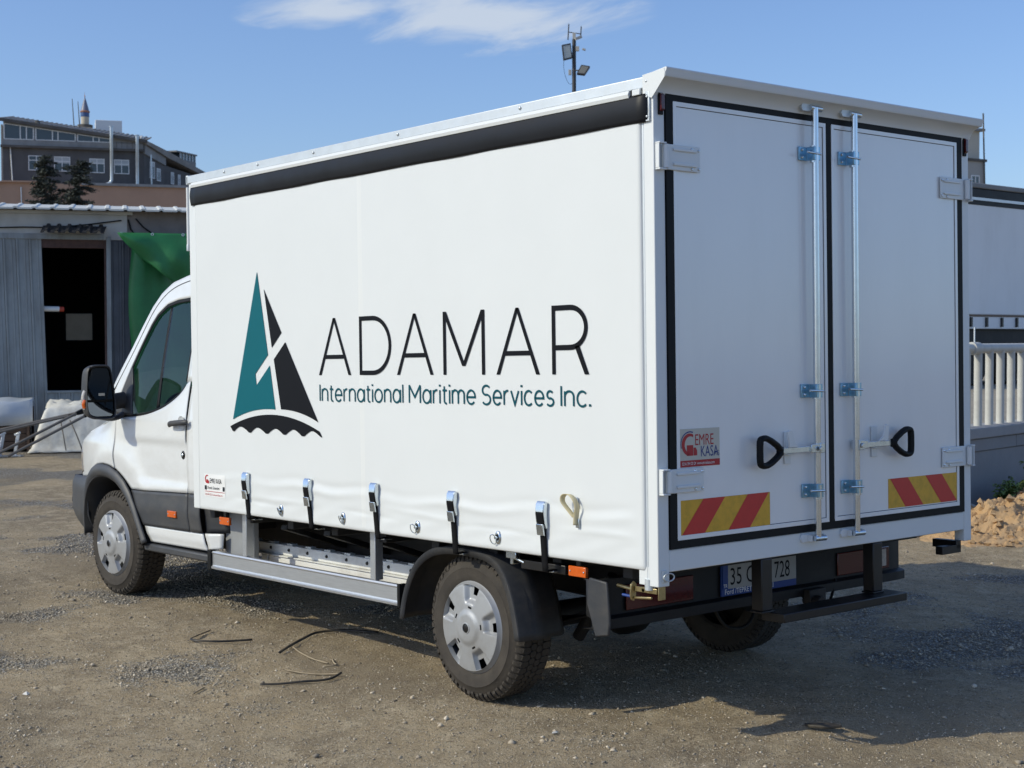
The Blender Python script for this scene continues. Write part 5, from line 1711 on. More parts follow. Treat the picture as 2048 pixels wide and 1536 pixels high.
    # hinges
    for (zb_, zt_) in ((2.408, 2.512), (1.094, 1.192)):
        hg = MB()
        zc_ = (zb_ + zt_) / 2
        y_in = ya - s_ * 0.150
        hg.box((-0.014, min(ya + s_ * 0.045, y_in), zb_), (-0.0068, max(ya + s_ * 0.045, y_in), zt_))
        for zz in (zt_ - 0.026, zb_ + 0.018):
            hg.prism([(ya + s_ * 0.012, zz), (ya - s_ * 0.120, zz), (ya - s_ * 0.132, zz + 0.006), (ya - s_ * 0.120, zz + 0.012), (ya + s_ * 0.012, zz + 0.012)], 'x', -0.021, -0.0138)
        h_ = hg.build('hinge', M['frame_white'], dr, bevel=0.0025)
        kn = MB()
        ky = ya + s_ * 0.062
        kn.cyl((-0.022, ky, zb_ + 0.004), (-0.022, ky, zt_ - 0.004), 0.013, n=16)
        kn.box((-0.030, min(ky, ya + s_ * 0.104), zt_ - 0.003), (-0.004, max(ky + s_ * 0.02, ya + s_ * 0.104), zt_ + 0.004))
        kn.box((-0.030, min(ky, ya + s_ * 0.104), zb_ - 0.004), (-0.004, max(ky + s_ * 0.02, ya + s_ * 0.104), zb_ + 0.003))
        kn.box((-0.026, min(ya + s_ * 0.098, ya + s_ * 0.104), zb_ + 0.003), (-0.004, max(ya + s_ * 0.098, ya + s_ * 0.104), zt_ - 0.003))
        kn.build('hinge_knuckle', M['frame_white'], h_, bevel=0.002)
        for u, v in ((0.098, zt_ - 0.012), (0.140, zt_ - 0.016), (0.098, zb_ + 0.010), (0.140, zb_ + 0.012)):
            sc = MB().lathe([(0.0, 0.0055), (0.0045, 0.0045), (0.0065, 0.0)], (0, 0, 0), 8)
            sc.v = [Vector((-0.0138 - q.y, ya - s_ * u + q.x, v + q.z)) for q in sc.v]
            sc.build('screw', M['zinc'], h_)
    return dr
dL = rear_door(-0.1085, -1.0915, 'left rear door with builder sticker', 0)
dR = rear_door(mir(-0.1085), -1.1315, 'right rear door with reflective tape by the outer edge', 1)
# reflective chevron plates
def tape(y0, y1, z0, z1, stripes, parent):
    t_ = B_((-0.0042, y0, z0), (-0.0024, y1, z1), 'reflective_plate', 'yellow_tape', parent, bevel=0)
    for q in stripes:
        MB().add([(-0.0050, y, z) for y, z in q], [(0, 1, 2, 3)]).build('red_stripe', M['red_tape'], t_, recalc=False)
tape(-0.1275, -0.686, 0.918, 1.060, ([(-0.265, 1.060), (-0.398, 1.060), (-0.272, 0.918), (-0.134, 0.918)], [(-0.541, 1.060), (-0.678, 1.060), (-0.553, 0.918), (-0.417, 0.918)]), dL)
tape(-1.536, -2.094, 0.925, 1.064, ([(-1.548, 1.064), (-1.688, 1.064), (-1.812, 0.925), (-1.668, 0.925)], [(-1.830, 1.064), (-1.966, 1.064), (-2.092, 0.925), (-1.958, 0.925)]), dR)
# builder sticker
st2 = B_((-0.0040, -0.1275, 1.196), (-0.0024, -0.368, 1.353), 'builder_sticker', 'beige_print', dL, bevel=0)
rfn = lambda u, v: (-0.0047, -0.1275 - u, 1.196 + v)
MB().add([rfn(0, 0), rfn(0.2405, 0), rfn(0.2405, 0.027), rfn(0, 0.027)], [(0, 1, 2, 3)]).build('red_bar', M['red_print'], st2, recalc=False)
builder_mark(None, st2, rfn, 0.058, 0.092, 0.047)
mb = MB()
a_out = arc(0.060, 0.095, 0.056, 0.052, 70, 200, 16)
a_in = arc(0.060, 0.094, 0.052, 0.048, 70, 200, 16)
for i in range(16):
    mb.add([rfn(*a_out[i]), rfn(*a_out[i + 1]), rfn(*a_in[i + 1]), rfn(*a_in[i])], [(0, 1, 2, 3)])
mb.build('blue_arc', M['blue_print'], st2, recalc=False)
sticker_text('EMRE', 0.066, 'red_print', 0.088, 0.088, 0.74, rfn, st2)
sticker_text('KASA', 0.064, 'blue_print', 0.122, 0.040, 0.70, rfn, st2)
sticker_text('A.\u015e.', 0.026, 'blue_print', 0.206, 0.043, 0.80, rfn, st2)
rfn2 = lambda u, v: (-0.0054, -0.1275 - u, 1.196 + v)
sticker_text('0216 394 20 24  www.emrekasa.com', 0.0180, 'white_print', 0.012, 0.008, 0.72, rfn2, st2)
# red marker lamps on the pillars
for y in (-0.038, mir(-0.038)):
    lm_ = B_((-0.008, y + 0.013, 2.628), (0.0, y - 0.013, 2.728), 'lamp_base', 'rubber', bevel=0.002)
    P_(MB().prism([(-0.008, 2.640), (-0.020, 2.648), (-0.020, 2.708), (-0.008, 2.716)], 'y', y - 0.011, y + 0.009), 'marker_lamp', 'red_lens', bevel=0.002)
# small lashing ring at the left pillar foot
o = B_((-0.006, -0.018, 0.735), (0.0, -0.042, 0.785), 'ring_plate', 'galv', bevel=0.001)
MB().tube([(-0.014 + 0.006 * math.cos(a), -0.046 + 0.024 * math.cos(a), 0.756 + 0.016 * math.sin(a)) for a in [2 * math.pi * q / 18 for q in range(18)]], 0.0028, 6, closed=True).build('lashing_ring', M['galv'], o, smooth=60)

# ---------------- underside of the box
for k in range(9):
    B_((0.25 + k * 0.45, -0.10, 0.715), (0.31 + k * 0.45, mir(-0.10), 0.799), 'cross_member', 'chassis', bevel=0.003)
for y in (-0.66, mir(-0.66)):
    B_((0.48, y - 0.035, 0.50), (4.6, y + 0.035, 0.66), 'chassis_rail', 'chassis', bevel=0.006)
    B_((0.48, y - 0.04, 0.665), (3.9, y + 0.04, 0.714), 'sub_frame', 'chassis', bevel=0.004)
# pale outer chassis beam with bolts, and the tray below it
pb = B_((2.00, -0.350, 0.500), (4.00, -0.41, 0.562), 'outer_beam', 'chassis_pale', bevel=0.004)
for k in range(9):
    mbb = MB().lathe([(0.0, 0.008), (0.008, 0.007), (0.011, 0.0)], (2.18 + k * 0.205, -0.350, 0.535), 8)
    mbb.build('bolt', M['steel_dark'], pb)
    B_((2.15 + k * 0.205, -0.355, 0.563), (2.21 + k * 0.205, -0.39, 0.572), 'shim', 'galv', pb, bevel=0)
B_((2.00, -0.325, 0.492), (4.00, -0.37, 0.4985), 'tray_lip', 'chassis_pale', bevel=0.002)
B_((2.00, -0.335, 0.36), (3.62, -0.40, 0.491), 'tray_side', 'chassis_pale', bevel=0.008)
B_((3.63, -0.33, 0.36), (3.70, -0.40, 0.490), 'tray_bracket', 'galv', bevel=0.004)
B_((1.95, -0.52, 0.34), (3.62, -1.00, 0.46), 'fuel_tank', 'chassis', bevel=0.03)
B_((3.56, -0.20, 0.44), (3.90, -0.235, 0.795), 'wing_plate', 'grey_panel', bevel=0.004)
for x in (2.3, 2.75, 3.2):
    P_(MB().obox((x, -0.40, 0.63), (0.05, 0.50, 0.03), Euler((R(18), 0, R(10)))), 'strut', 'chassis', bevel=0.003)
# side guard
gd = MB()
gd.prism([(y + 0.05, z + 0.013) for y, z in ((-0.120, 0.398), (-0.112, 0.401), (-0.111, 0.412), (-0.118, 0.417), (-0.120, 0.424), (-0.120, 0.488), (-0.116, 0.497), (-0.122, 0.505), (-0.148, 0.505), (-0.150, 0.398))], 'x', 1.902, 3.835)
P_(gd, 'side_guard_rail', 'alu')
B_((1.880, -0.058, 0.405), (1.903, -0.103, 0.525), 'rail_end_cap', 'rubber', bevel=0.003)
B_((3.834, -0.058, 0.405), (3.874, -0.103, 0.525), 'rail_end_cap', 'rubber', bevel=0.003)
for x in (2.110, 3.425):
    B_((x, -0.072, 0.519), (x + 0.046, -0.122, 0.792), 'guard_post', 'alu', bevel=0.003)
B_((1.97, mir(-0.12), 0.40), (3.92, mir(-0.15), 0.50), 'side_guard_rail', 'alu')
# orange side markers
def marker(x0, x1, z0, z1, y, parent=None):
    m_ = B_((x0, y, z0), (x1, y - 0.018, z1), 'side_marker', 'orange', parent, bevel=0.004)
    for x in (x0 + 0.012, x1 - 0.012):
        MB().lathe([(0.0, 0.003), (0.004, 0.002), (0.005, 0.0)], (x, y, (z0 + z1) / 2), 8).build('screw', M['zinc'], m_ if parent is None else m_)
    return m_
marker(3.598, 3.715, 0.690, 0.736, -0.055)
marker(0.478, 0.590, 0.702, 0.748, -0.040)
B_((0.515, -0.045, 0.748), (0.545, -0.055, 0.79), 'marker_bracket', 'steel_dark')
B_((3.64, -0.06, 0.735), (3.67, -0.07, 0.80), 'marker_bracket', 'steel_dark')

# ---------------- wheels
def tyre_mesh():
    """tyre about the local y axis, outer face at y = 0, width inwards; tread of staggered lugs"""
    mb = MB()
    Rr, w = 0.343, 0.232
    prof = [(0.205, -0.030), (0.216, -0.014), (0.228, -0.006), (0.250, 0.000), (0.278, -0.001), (0.284, 0.0005), (0.287, -0.003), (0.305, -0.010), (0.322, -0.020), (0.335, -0.032), (Rr - 0.001, -0.046), (Rr, -w / 2), (Rr - 0.001, -w + 0.046), (0.335, -w + 0.032), (0.322, -w + 0.020), (0.287, -w + 0.004), (0.250, -w), (0.216, -w + 0.014), (0.205, -w + 0.030)]
    mb.lathe(prof, (0, 0, 0), 96)
    g = random.Random(4)
    def cp(r, a, y):
        return (r * math.cos(a), y, r * math.sin(a))
    def lug(a0, outline, r0, r1):
        n_ = len(outline)
        c_a = sum(p[0] for p in outline) / n_
        c_y = sum(p[1] for p in outline) / n_
        vs = [cp(r0, a0 + p[0], p[1]) for p in outline] + [cp(r1, a0 + c_a + (p[0] - c_a) * 0.94, c_y + (p[1] - c_y) * 0.94) for p in outline]
        mb.add(vs, [list(range(n_, 2 * n_))] + [(i, (i + 1) % n_, (i + 1) % n_ + n_, i + n_) for i in range(n_)])
    NL = 62
    st = 2 * math.pi / NL
    for k in range(NL):
        a = k * st
        # five rows of interlocking blocks
        for row, (y0, y1, off) in enumerate(((-0.034, -0.078, 0.0), (-0.083, -0.112, 0.5), (-0.117, -0.146, 0.0), (-0.151, -0.196, 0.5))):
            ya, yb = y0, y1
            ou = [(0.06 * st, ya), (0.50 * st, ya + 0.004), (0.86 * st, ya - 0.002), (0.96 * st, (ya + yb) / 2), (0.80 * st, yb), (0.42 * st, yb - 0.004), (0.02 * st, yb + 0.002), (-0.06 * st, (ya + yb) / 2)]
            lug(a + off * st + 0.12 * st * (row % 2), ou, Rr - 0.003, Rr + 0.0095)
        # shoulder lugs that wrap down the side
        for sgn in (0, 1):
            wv = (lambda y: y) if sgn == 0 else (lambda y: -w - y)
            a_ = a + (0.25 if sgn else 0.0) * st
            if k % 2 == 0:
                prof_s = [(Rr + 0.008, -0.034), (Rr - 0.003, -0.021), (0.322, -0.012), (0.314, -0.013)]
            else:
                prof_s = [(Rr + 0.008, -0.034), (Rr - 0.003, -0.022), (0.331, -0.016), (0.326, -0.018)]
            vs = []
            for r_, y_ in prof_s:
                vs += [cp(r_, a_ + 0.12 * st, wv(y_)), cp(r_, a_ + 0.74 * st, wv(y_))]
            base_ = [cp(Rr - 0.004, a_ + 0.10 * st, wv(-0.040)), cp(Rr - 0.004, a_ + 0.76 * st, wv(-0.040)), cp(0.312, a_ + 0.10 * st, wv(-0.0165)), cp(0.312, a_ + 0.76 * st, wv(-0.0165))]
            i0 = 8
            mb.add(vs + base_, [(0, 1, 3, 2), (2, 3, 5, 4), (4, 5, 7, 6), (0, 2, 4, 6, 10, 8), (1, 9, 11, 7, 5, 3), (0, 8, 9, 1), (6, 7, 11, 10)])
    return mb
def hub_mesh():
    """pressed silver cover: five broad petals with sunk windows"""
    NR, NT = 44, 200
    rmax = 0.221
    def hgt(r, th):
        t5 = (th % (2 * math.pi / 5)) / (2 * math.pi / 5)
        d_ = abs(t5 - 0.5) * 2                      # 0 in the window axis, 1 mid petal
        dd = (t5 - 0.5) * 2
        h = 0.010 + 0.014 * (1 - (r / rmax) ** 2)
        if r > 0.206:
            h -= 0.020 * min(1, (r - 0.206) / 0.013)
        # soft centre dome
        h += 0.008 * (1 - sstep_(0.060, 0.092, r))
        # sunk channel, steep on one side and long on the other
        wl_ = sstep_(-0.62, -0.36, dd) if dd < 0 else 1 - sstep_(0.26, 0.36, dd)
        s2 = sstep_(0.112, 0.140, r) * (1 - sstep_(0.202, 0.207, r))
        h -= 0.024 * wl_ * s2
        return h
    vs = [(0, hgt(0, 0), 0)]
    fs = []
    rs = [0.012 + (rmax - 0.012) * i / (NR - 1) for i in range(NR)]
    for r in rs:
        for k in range(NT):
            th = 2 * math.pi * k / NT
            vs.append((r * math.cos(th), hgt(r, th), r * math.sin(th)))
    idx = lambda i, k: 1 + i * NT + (k % NT)
    for k in range(NT):
        fs.append((0, idx(0, k + 1), idx(0, k)))
    for i in range(NR - 1):
        r = (rs[i] + rs[i + 1]) / 2
        for k in range(NT):
            th = 2 * math.pi * (k + 0.5) / NT
            t5 = (th % (2 * math.pi / 5)) / (2 * math.pi / 5)
            d_ = (t5 - 0.5) * 2
            if 0.156 < r < 0.201 and -0.16 < d_ < 0.25:
                continue                              # window
            if 0.094 < r < 0.104 and abs(d_) < 0.20:
                continue                              # small slot by the centre
            fs.append((idx(i, k), idx(i, k + 1), idx(i + 1, k + 1), idx(i + 1, k)))
    mb = MB()
    mb.add(vs, fs)
    return mb
def make_wheel(x, z, inner, first):
    """inner = True: right-hand side, cover faces -y"""
    wl_ = bpy.data.objects.new('wheel', None)
    COL.objects.link(wl_)
    wl_.parent = truck
    wl_.location = (x, -0.085 if not inner else (-2.035 if x < 3 else mir(-0.085)), z)
    wl_.rotation_euler = (0, 0, R(180) if inner else 0)
    return wl_
ty = tyre_mesh().build('tyre', M['tyre'], None, smooth=32, recalc=True)
hb = hub_mesh().build('hubcap', M['silver'], None, smooth=42)
rimm = MB().lathe([(0.0, -0.060), (0.150, -0.060), (0.196, -0.050), (0.210, -0.016), (0.217, -0.012), (0.222, -0.022)], (0, 0, 0), 48).build('rim', M['steel_dark'], None, smooth=40)
bd = MB()
bd.lathe([(0.0, 0.0345), (0.018, 0.0345), (0.0225, 0.032)], (0, 0, 0), 24)
bd = bd.build('centre_badge', M['steel_dark'], None, smooth=40)
bdr = MB().lathe([(0.0225, 0.030), (0.0225, 0.0355), (0.0265, 0.0345), (0.028, 0.029)], (0, 0, 0), 24).build('badge_ring', M['silver'], None, smooth=40)
protos = (ty, hb, rimm, bd, bdr)
wheels = []
spin = (R(8), R(20), R(-15), R(40))
for wi, (x, z, inner) in enumerate(((1.335, 0.375, False), (5.240, 0.4465, False), (1.335, 0.375, True), (5.240, 0.4465, True))):
    wl_ = make_wheel(x, z, inner, wi == 0)
    for q in protos:
        c_ = q if wi == 0 else q.copy()
        if wi:
            COL.objects.link(c_)
        c_.parent = wl_
        c_.rotation_euler = (0, spin[wi], 0)
        if wi == 1:
            c_.rotation_euler = (0, spin[wi], 0)
    wheels.append(wl_)
wheels[1].rotation_euler = (0, 0, R(2.5))
wheels[3].rotation_euler = (0, 0, R(182.5))
# axle, springs, dampers
P_(MB().cyl((1.335, -0.30, 0.375), (1.335, mir(-0.30), 0.375), 0.065, n=16), 'rear_axle', 'chassis', smooth=50)
P_(MB().lathe([(0, -0.14), (0.10, -0.13), (0.16, -0.05), (0.16, 0.05), (0.10, 0.13), (0, 0.14)], (1.335, YC, 0.375), 20), 'differential', 'chassis', smooth=50)
for y in (-0.50, mir(-0.50)):
    for k in range(3):
        rows = smoothpoly([(0.62 + 0.14 * k, y, 0.50 - 0.016 * k + 0.02 * (k == 0)), (1.335, y, 0.34 - 0.014 * k), (2.05 - 0.14 * k, y, 0.50 - 0.016 * k)], 16)
        MB().grid([[tuple(p + Vector((0, -0.035, 0))), tuple(p + Vector((0, 0.035, 0)))] for p in rows]).build('leaf_spring', M['chassis'], truck, smooth=50, solid=0.012)
    P_(MB().cyl((1.10, y - 0.06, 0.30), (0.85, y - 0.06, 0.62), 0.03, n=12), 'damper', 'chassis', smooth=50)
P_(MB().cyl((5.24, -0.30, 0.42), (5.24, mir(-0.30), 0.42), 0.05, n=12), 'front_axle', 'chassis', smooth=50)
B_((4.3, -0.55, 0.42), (5.9, mir(-0.55), 0.56), 'engine_cradle', 'chassis', bevel=0.02)
P_(MB().cyl((1.2, -1.45, 0.42), (4.2, -1.35, 0.48), 0.04, n=12), 'exhaust_pipe', 'rust', smooth=50)
P_(MB().cyl((1.6, YC, 0.42), (4.4, YC, 0.52), 0.045, n=12), 'drive_shaft', 'chassis', smooth=50)

# rear mudguards
guard_path = smoothpoly([(1.872, 0.355), (1.850, 0.46), (1.80, 0.57), (1.735, 0.655), (1.63, 0.722), (1.50, 0.752), (1.36, 0.758), (1.22, 0.752), (1.11, 0.728), (1.035, 0.665), (0.985, 0.565), (0.953, 0.46), (0.935, 0.362)], 44, 2)
for s in (0, 1):
    f = (lambda y: y) if s == 0 else mir
    rows = []
    for i, p in enumerate(guard_path):
        u_ = i / 43
        # lip at the outer edge turned towards the wheel
        nx, nz = p.x - 1.40, p.y - 0.36
        ln = math.hypot(nx, nz)
        nx, nz = nx / ln, nz / ln
        rib = 0.006 * (1 if (i % 2) else 0)
        rows.append([(p.x - nx * 0.036, f(-0.052), p.y - nz * 0.036), (p.x - nx * 0.004, f(-0.050), p.y - nz * 0.004), (p.x, f(-0.056), p.y), (p.x, f(-0.13), p.y), (p.x + nx * 0.010, f(-0.145), p.y + nz * 0.010), (p.x + nx * 0.010, f(-0.20), p.y + nz * 0.010), (p.x, f(-0.215), p.y), (p.x, f(-0.30), p.y), (p.x - nx * 0.03, f(-0.345), p.y - nz * 0.03)])
    P_(MB().grid(rows), 'mudguard', 'plastic', smooth=40, solid=0.006)
    P_(MB().cyl((1.00, f(-0.20), 0.70), (1.00, f(-0.55), 0.70), 0.015), 'guard_stay', 'chassis')
# clamp rail and lashing fitting behind the guard
B_((0.62, -0.050, 0.700), (0.92, -0.115, 0.742), 'lashing_rail', 'steel_dark', bevel=0.004)
P_(MB().cyl((0.90, -0.055, 0.728), (1.00, -0.055, 0.752), 0.008, n=10), 'lashing_rod', 'zinc', smooth=50)
lc = MB()
lc.box((0.965, -0.040, 0.715), (0.985, -0.085, 0.785))
lc.box((0.94, -0.036, 0.742), (1.01, -0.048, 0.775))
P_(lc, 'lashing_clamp', 'zinc', bevel=0.003)
# gold door-stay latch at the left rear corner
la = MB()
la.cyl((0.16, -0.02, 0.690), (0.30, -0.06, 0.690), 0.008, n=8)
la.box((0.022, -0.010, 0.686), (0.150, -0.018, 0.708))
la.box((0.060, -0.036, 0.684), (0.140, -0.044, 0.704))
la.prism([(0.004, 0.652), (0.010, 0.672), (0.006, 0.715), (-0.012, 0.728), (-0.026, 0.715), (-0.022, 0.665), (-0.010, 0.645)], 'x', 0.152, 0.160)
la.cyl((0.10, -0.010, 0.695), (0.10, -0.060, 0.695), 0.010, n=10)
la.cyl((0.05, -0.010, 0.668), (0.15, -0.010, 0.660), 0.006, n=8)
P_(la, 'corner_latch', 'zinc_gold', bevel=0.002)
P_(MB().box((0.010, -0.010, 0.662), (0.016, -0.050, 0.716)), 'latch_bracket', 'zinc_gold', bevel=0.002)
P_(MB().cyl((0.165, -0.006, 0.664), (0.215, -0.006, 0.666), 0.006, n=8), 'blue_pin', 'plate_blue')
lc2 = MB()
lc2.box((0.02, mir(-0.06), 0.68), (0.16, mir(-0.10), 0.72))
lc2.box((0.02, mir(-0.06), 0.66), (0.06, mir(-0.22), 0.70))
P_(lc2, 'corner_latch', 'steel_dark', bevel=0.002)
B_((0.058, -0.004, 0.720), (0.115, -0.05, 0.795), 'corner_gusset', 'frame_white', bevel=0.002)
P_(MB().cyl((0.064, -0.014, 0.700), (0.064, -0.014, 0.745), 0.021, n=14), 'tube_foot', 'galv', smooth=50)

# ---------------- rear bumper with lamps, plate, underrun step
bpr = MB()
bp_path = [(0.46, -0.028), (0.42, -0.030), (0.395, -0.06), (0.385, -0.16), (0.38, -0.5), (0.38, YC)]
bp_path = bp_path + [(x, mir(y)) for x, y in bp_path[::-1][1:]]
prof_b = [(0.02, 0.700), (0.0, 0.700), (0.0, 0.545), (-0.035, 0.535), (-0.035, 0.498), (0.03, 0.49)]
rows = []
for (x, y) in bp_path:
    rows.append([(x + dx, y, z) for dx, z in prof_b])
P_(MB().grid(rows), 'rear_bumper', 'bumper', smooth=40, solid=0.008)
P_(MB().prism([(0.33, 0.702), (0.440, 0.712), (0.455, 0.60), (0.405, 0.462), (0.325, 0.475), (0.315, 0.53)], 'y', -0.036, -0.022), 'bumper_end', 'plastic', bevel=0.006)
for s in (0, 1):
    f = (lambda y: y) if s == 0 else mir
    tl = B_((0.366, f(-0.175), 0.560), (0.376, f(-0.595), 0.672), 'tail_lamp', 'red_lens', bevel=0.004)
    if s == 1:
        B_((0.362, f(-0.205), 0.575), (0.3655, f(-0.275), 0.66), 'reverse_lens', 'lens_clear', tl, bevel=0.001)
pl = B_((0.362, -0.775, 0.552), (0.372, -1.305, 0.700), 'plate_frame', 'plate_blue', bevel=0.002)
pw = B_((0.3575, -0.815, 0.585), (0.3615, -1.298, 0.695), 'number_plate', 'plate_white', pl, bevel=0.001)
B_((0.3575, -0.780, 0.585), (0.3615, -0.8145, 0.695), 'country_band', 'plate_blue', pl, bevel=0)
text_mesh('TR', 0.024, 'white_print', pl, 'country_code', (0.3570, -0.783, 0.592), (0, -1, 0), (0, 0, 1), 0.9)
text_mesh('35 C', 0.112, 'ink', pl, 'plate_characters', (0.3570, -0.825, 0.602), (0, -1, 0), (0, 0, 1), 0.78)
text_mesh('728', 0.112, 'ink', pl, 'plate_characters', (0.3570, -1.135, 0.602), (0, -1, 0), (0, 0, 1), 0.70)
text_mesh('Ford /TEPRETO\u011eULLARI', 0.034, 'white_print', pl, 'dealer_name', (0.3610, -0.795, 0.560), (0, -1, 0), (0, 0, 1), 0.95)
# black underrun step
for y in (-0.632, -1.420):
    B_((0.0, y, 0.545), (0.060, y - 0.070, 0.772), 'step_post', 'steel_dark', bevel=0.004)
    B_((-0.005, y + 0.006, 0.5365), (0.065, y - 0.076, 0.5445), 'step_post_foot', 'steel_dark', bevel=0.002)
st_ = B_((-0.075, -0.690, 0.497), (0.055, -1.575, 0.5360), 'step_bar', 'steel_dark', bevel=0.004)
# tow eye, cables behind the step
tw = MB()
tw.box((0.30, -1.33, 0.46), (0.34, -1.45, 0.53))
tw.cyl((0.26, -1.37, 0.475), (0.36, -1.37, 0.475), 0.028, n=12)
P_(tw, 'tow_bracket', 'chassis', bevel=0.003)
P_(MB().tube(smoothpoly([(0.35, -1.30, 0.52), (0.33, -1.42, 0.42), (0.33, -1.52, 0.44), (0.36, -1.60, 0.55)], 16), 0.007, 6), 'cable', 'rubber', smooth=60)
P_(MB().tube(smoothpoly([(0.36, -0.70, 0.54), (0.37, -0.80, 0.40), (0.40, -1.00, 0.38), (0.42, -1.08, 0.47)], 16), 0.008, 6), 'cable', 'rubber', smooth=60)
# ================================================================== cab (children of the truck)
def body_y(x, z, front=True):
    """left body surface: tumblehome above the waist, rounding towards the nose"""
    y = -0.100
    if z > 1.3:
        y -= 0.19 * ((z - 1.3) / 0.85) ** 1.15
    else:
        y += 0.012 * math.exp(-((z - 1.05) / 0.22) ** 2)
    if z < 0.6:
        y -= 0.02 * (0.6 - z) / 0.2
    if x > 5.2:
        y -= 0.205 * (x - 5.2) ** 2
    return y
def panel(top, bot, n, rows, yfn, thick, name, m, parent=None, both=True, smooth=60, mat_side=None):
    """loft between two (x, z) polylines, y from yfn; mirrored copy for the right side"""
    A = resample([(p[0], p[1], 0) for p in top], n)
    Bq = resample([(p[0], p[1], 0) for p in bot], n)
    res = []
    for s in ((0, 1) if both else (0,)):
        g_ = []
        for j in range(rows + 1):
            v = j / rows
            row = []
            for a, b in zip(A, Bq):
                x, z = a.x + (b.x - a.x) * v, a.y + (b.y - a.y) * v
                y = yfn(x, z)
                row.append((x, y if s == 0 else mir(y), z))
            g_.append(row)
        o = MB().grid(g_).build(name, M[m], parent or truck, smooth=smooth, solid=thick, recalc=False)
        res.append(o)
    return res
def sstep(a, b, v):
    t = max(0, min(1, (v - a) / (b - a)))
    return t * t * (3 - 2 * t)
def door_y(x, z):
    y = body_y(x, z)
    # scooped flank under the waist crease, arch blister towards the wheel
    inx = sstep(4.0, 4.25, x) * (1 - sstep(4.75, 5.0, x - 0.55 * (z - 0.95)))
    y -= 0.016 * inx * sstep(0.86, 0.92, z) * (1 - sstep(1.13, 1.18, z))
    y += 0.012 * math.exp(-((math.hypot(x - 5.24, z - 0.45) - 0.60) / 0.07) ** 2)
    return y
waist = smoothpoly([(5.185, 1.300), (5.05, 1.303), (4.92, 1.308), (4.78, 1.320), (4.647, 1.342), (4.52, 1.372), (4.42, 1.410), (4.34, 1.448), (4.285, 1.485), (4.250, 1.53), (4.20, 1.555), (4.075, 1.56)], 44, 1)
waist = [(p.x, p.y) for p in waist]
door_low = [(5.190, 0.956), (5.144, 0.936), (5.08, 0.905), (5.01, 0.862), (4.962, 0.828), (4.6, 0.834), (4.178, 0.846)]
dtop = [(5.185, 1.300)] + [p for p in waist if 4.185 < p[0] < 5.18]
doors = panel(dtop, door_low, 60, 26, door_y, 0.004, 'cab_door', 'paint_white')
# rear quarter strip behind the door
panel([(4.180, 1.556), (4.02, 1.562)], [(4.170, 0.846), (4.02, 0.850)], 6, 24, body_y, 0.004, 'cab_rear_corner', 'paint_white')
# fender
arch_o = [(4.724, 0.497), (4.805, 0.614), (4.875, 0.715), (4.954, 0.812), (5.045, 0.885), (5.144, 0.934), (5.26, 0.968), (5.376, 0.978), (5.49, 0.968), (5.58, 0.935), (5.665, 0.880)]
f_low = [(5.200, 0.952), (5.26, 0.970), (5.376, 0.981), (5.49, 0.971), (5.585, 0.938), (5.67, 0.884), (5.80, 0.872), (6.10, 0.845)]
f_top = [(5.192, 1.300), (5.30, 1.292), (5.42, 1.272), (5.60, 1.236), (5.80, 1.180), (5.98, 1.10), (6.12, 1.00)]
def fend_y(x, z):
    y = body_y(x, z)
    y += 0.014 * math.exp(-((math.hypot(x - 5.24, z - 0.45) - 0.60) / 0.07) ** 2)
    if z > 1.12:
        y -= 0.10 * sstep(1.10, 1.32, z) * sstep(5.15, 5.6, x)
    return y
panel(f_top, f_low, 50, 24, fend_y, 0.004, 'front_fender', 'paint_white')
# hood and windscreen span from side to side
def span(curveL, n, crown, name, m, crown_axis='z', thick=0.004, ny=22, parent=None):
    A = resample(curveL, n)
    rows = []
    for p in A:
        row = []
        for j in range(ny + 1):
            v = j / ny
            y = p.y + (mir(p.y) - p.y) * v
            b = 4 * v * (1 - v)
            q = Vector((p.x, y, p.z))
            if crown_axis == 'z':
                q.z += crown * b
            else:
                q.x += crown * b
            row.append(tuple(q))
        rows.append(row)
    return MB().grid(rows).build(name, M[m], parent or truck, smooth=60, solid=thick, recalc=False)
hoodL = [(x, fend_y(x, z) + 0.002, z + 0.003) for x, z in f_top[1:]]
hood = span(hoodL, 18, 0.06, 'hood', 'paint_white')
pil = [(5.50, 1.300), (5.42, 1.385), (5.32, 1.501), (5.212, 1.640), (5.115, 1.773), (5.027, 1.910), (4.940, 2.035), (4.845, 2.125), (4.72, 2.188), (4.52, 2.226), (4.30, 2.240), (4.04, 2.245)]
win = [(5.235, 1.312), (5.19, 1.40), (5.135, 1.520), (5.075, 1.640), (5.015, 1.745), (4.962, 1.830), (4.905, 1.920), (4.845, 1.985), (4.735, 2.046), (4.60, 2.070), (4.44, 2.078), (4.30, 2.080)]
fr = panel(pil, win, 60, 8, lambda x, z: body_y(min(x, 5.2), z) - 0.02 * sstep(5.2, 5.5, x), 0.004, 'door_frame', 'paint_white')
# roof-side seam: dark drip groove a little inside the pillar edge
seam = [(p[0] - 0.018 - 0.01 * (p[1] < 2), p[1] - 0.036) for p in pil[2:]]
for s in (0, 1):
    pts = smoothpoly([(x, (body_y(min(x, 5.2), z) + 0.0015), z) for x, z in seam], 40)
    MB().tube([(p.x, p.y if s == 0 else mir(p.y), p.z) for p in pts], 0.0035, 6).build('roof_seam', M['rubber'], truck, smooth=60)
# B pillar
panel([(4.30, 2.082), (4.04, 2.082)], [(4.252, 1.535), (4.04, 1.560)], 6, 14, body_y, 0.004, 'cab_rear_pillar', 'paint_white')
panel([(4.30, 2.24), (4.04, 2.246)], [(4.30, 2.080), (4.04, 2.082)], 4, 4, body_y, 0.004, 'roof_side', 'paint_white')
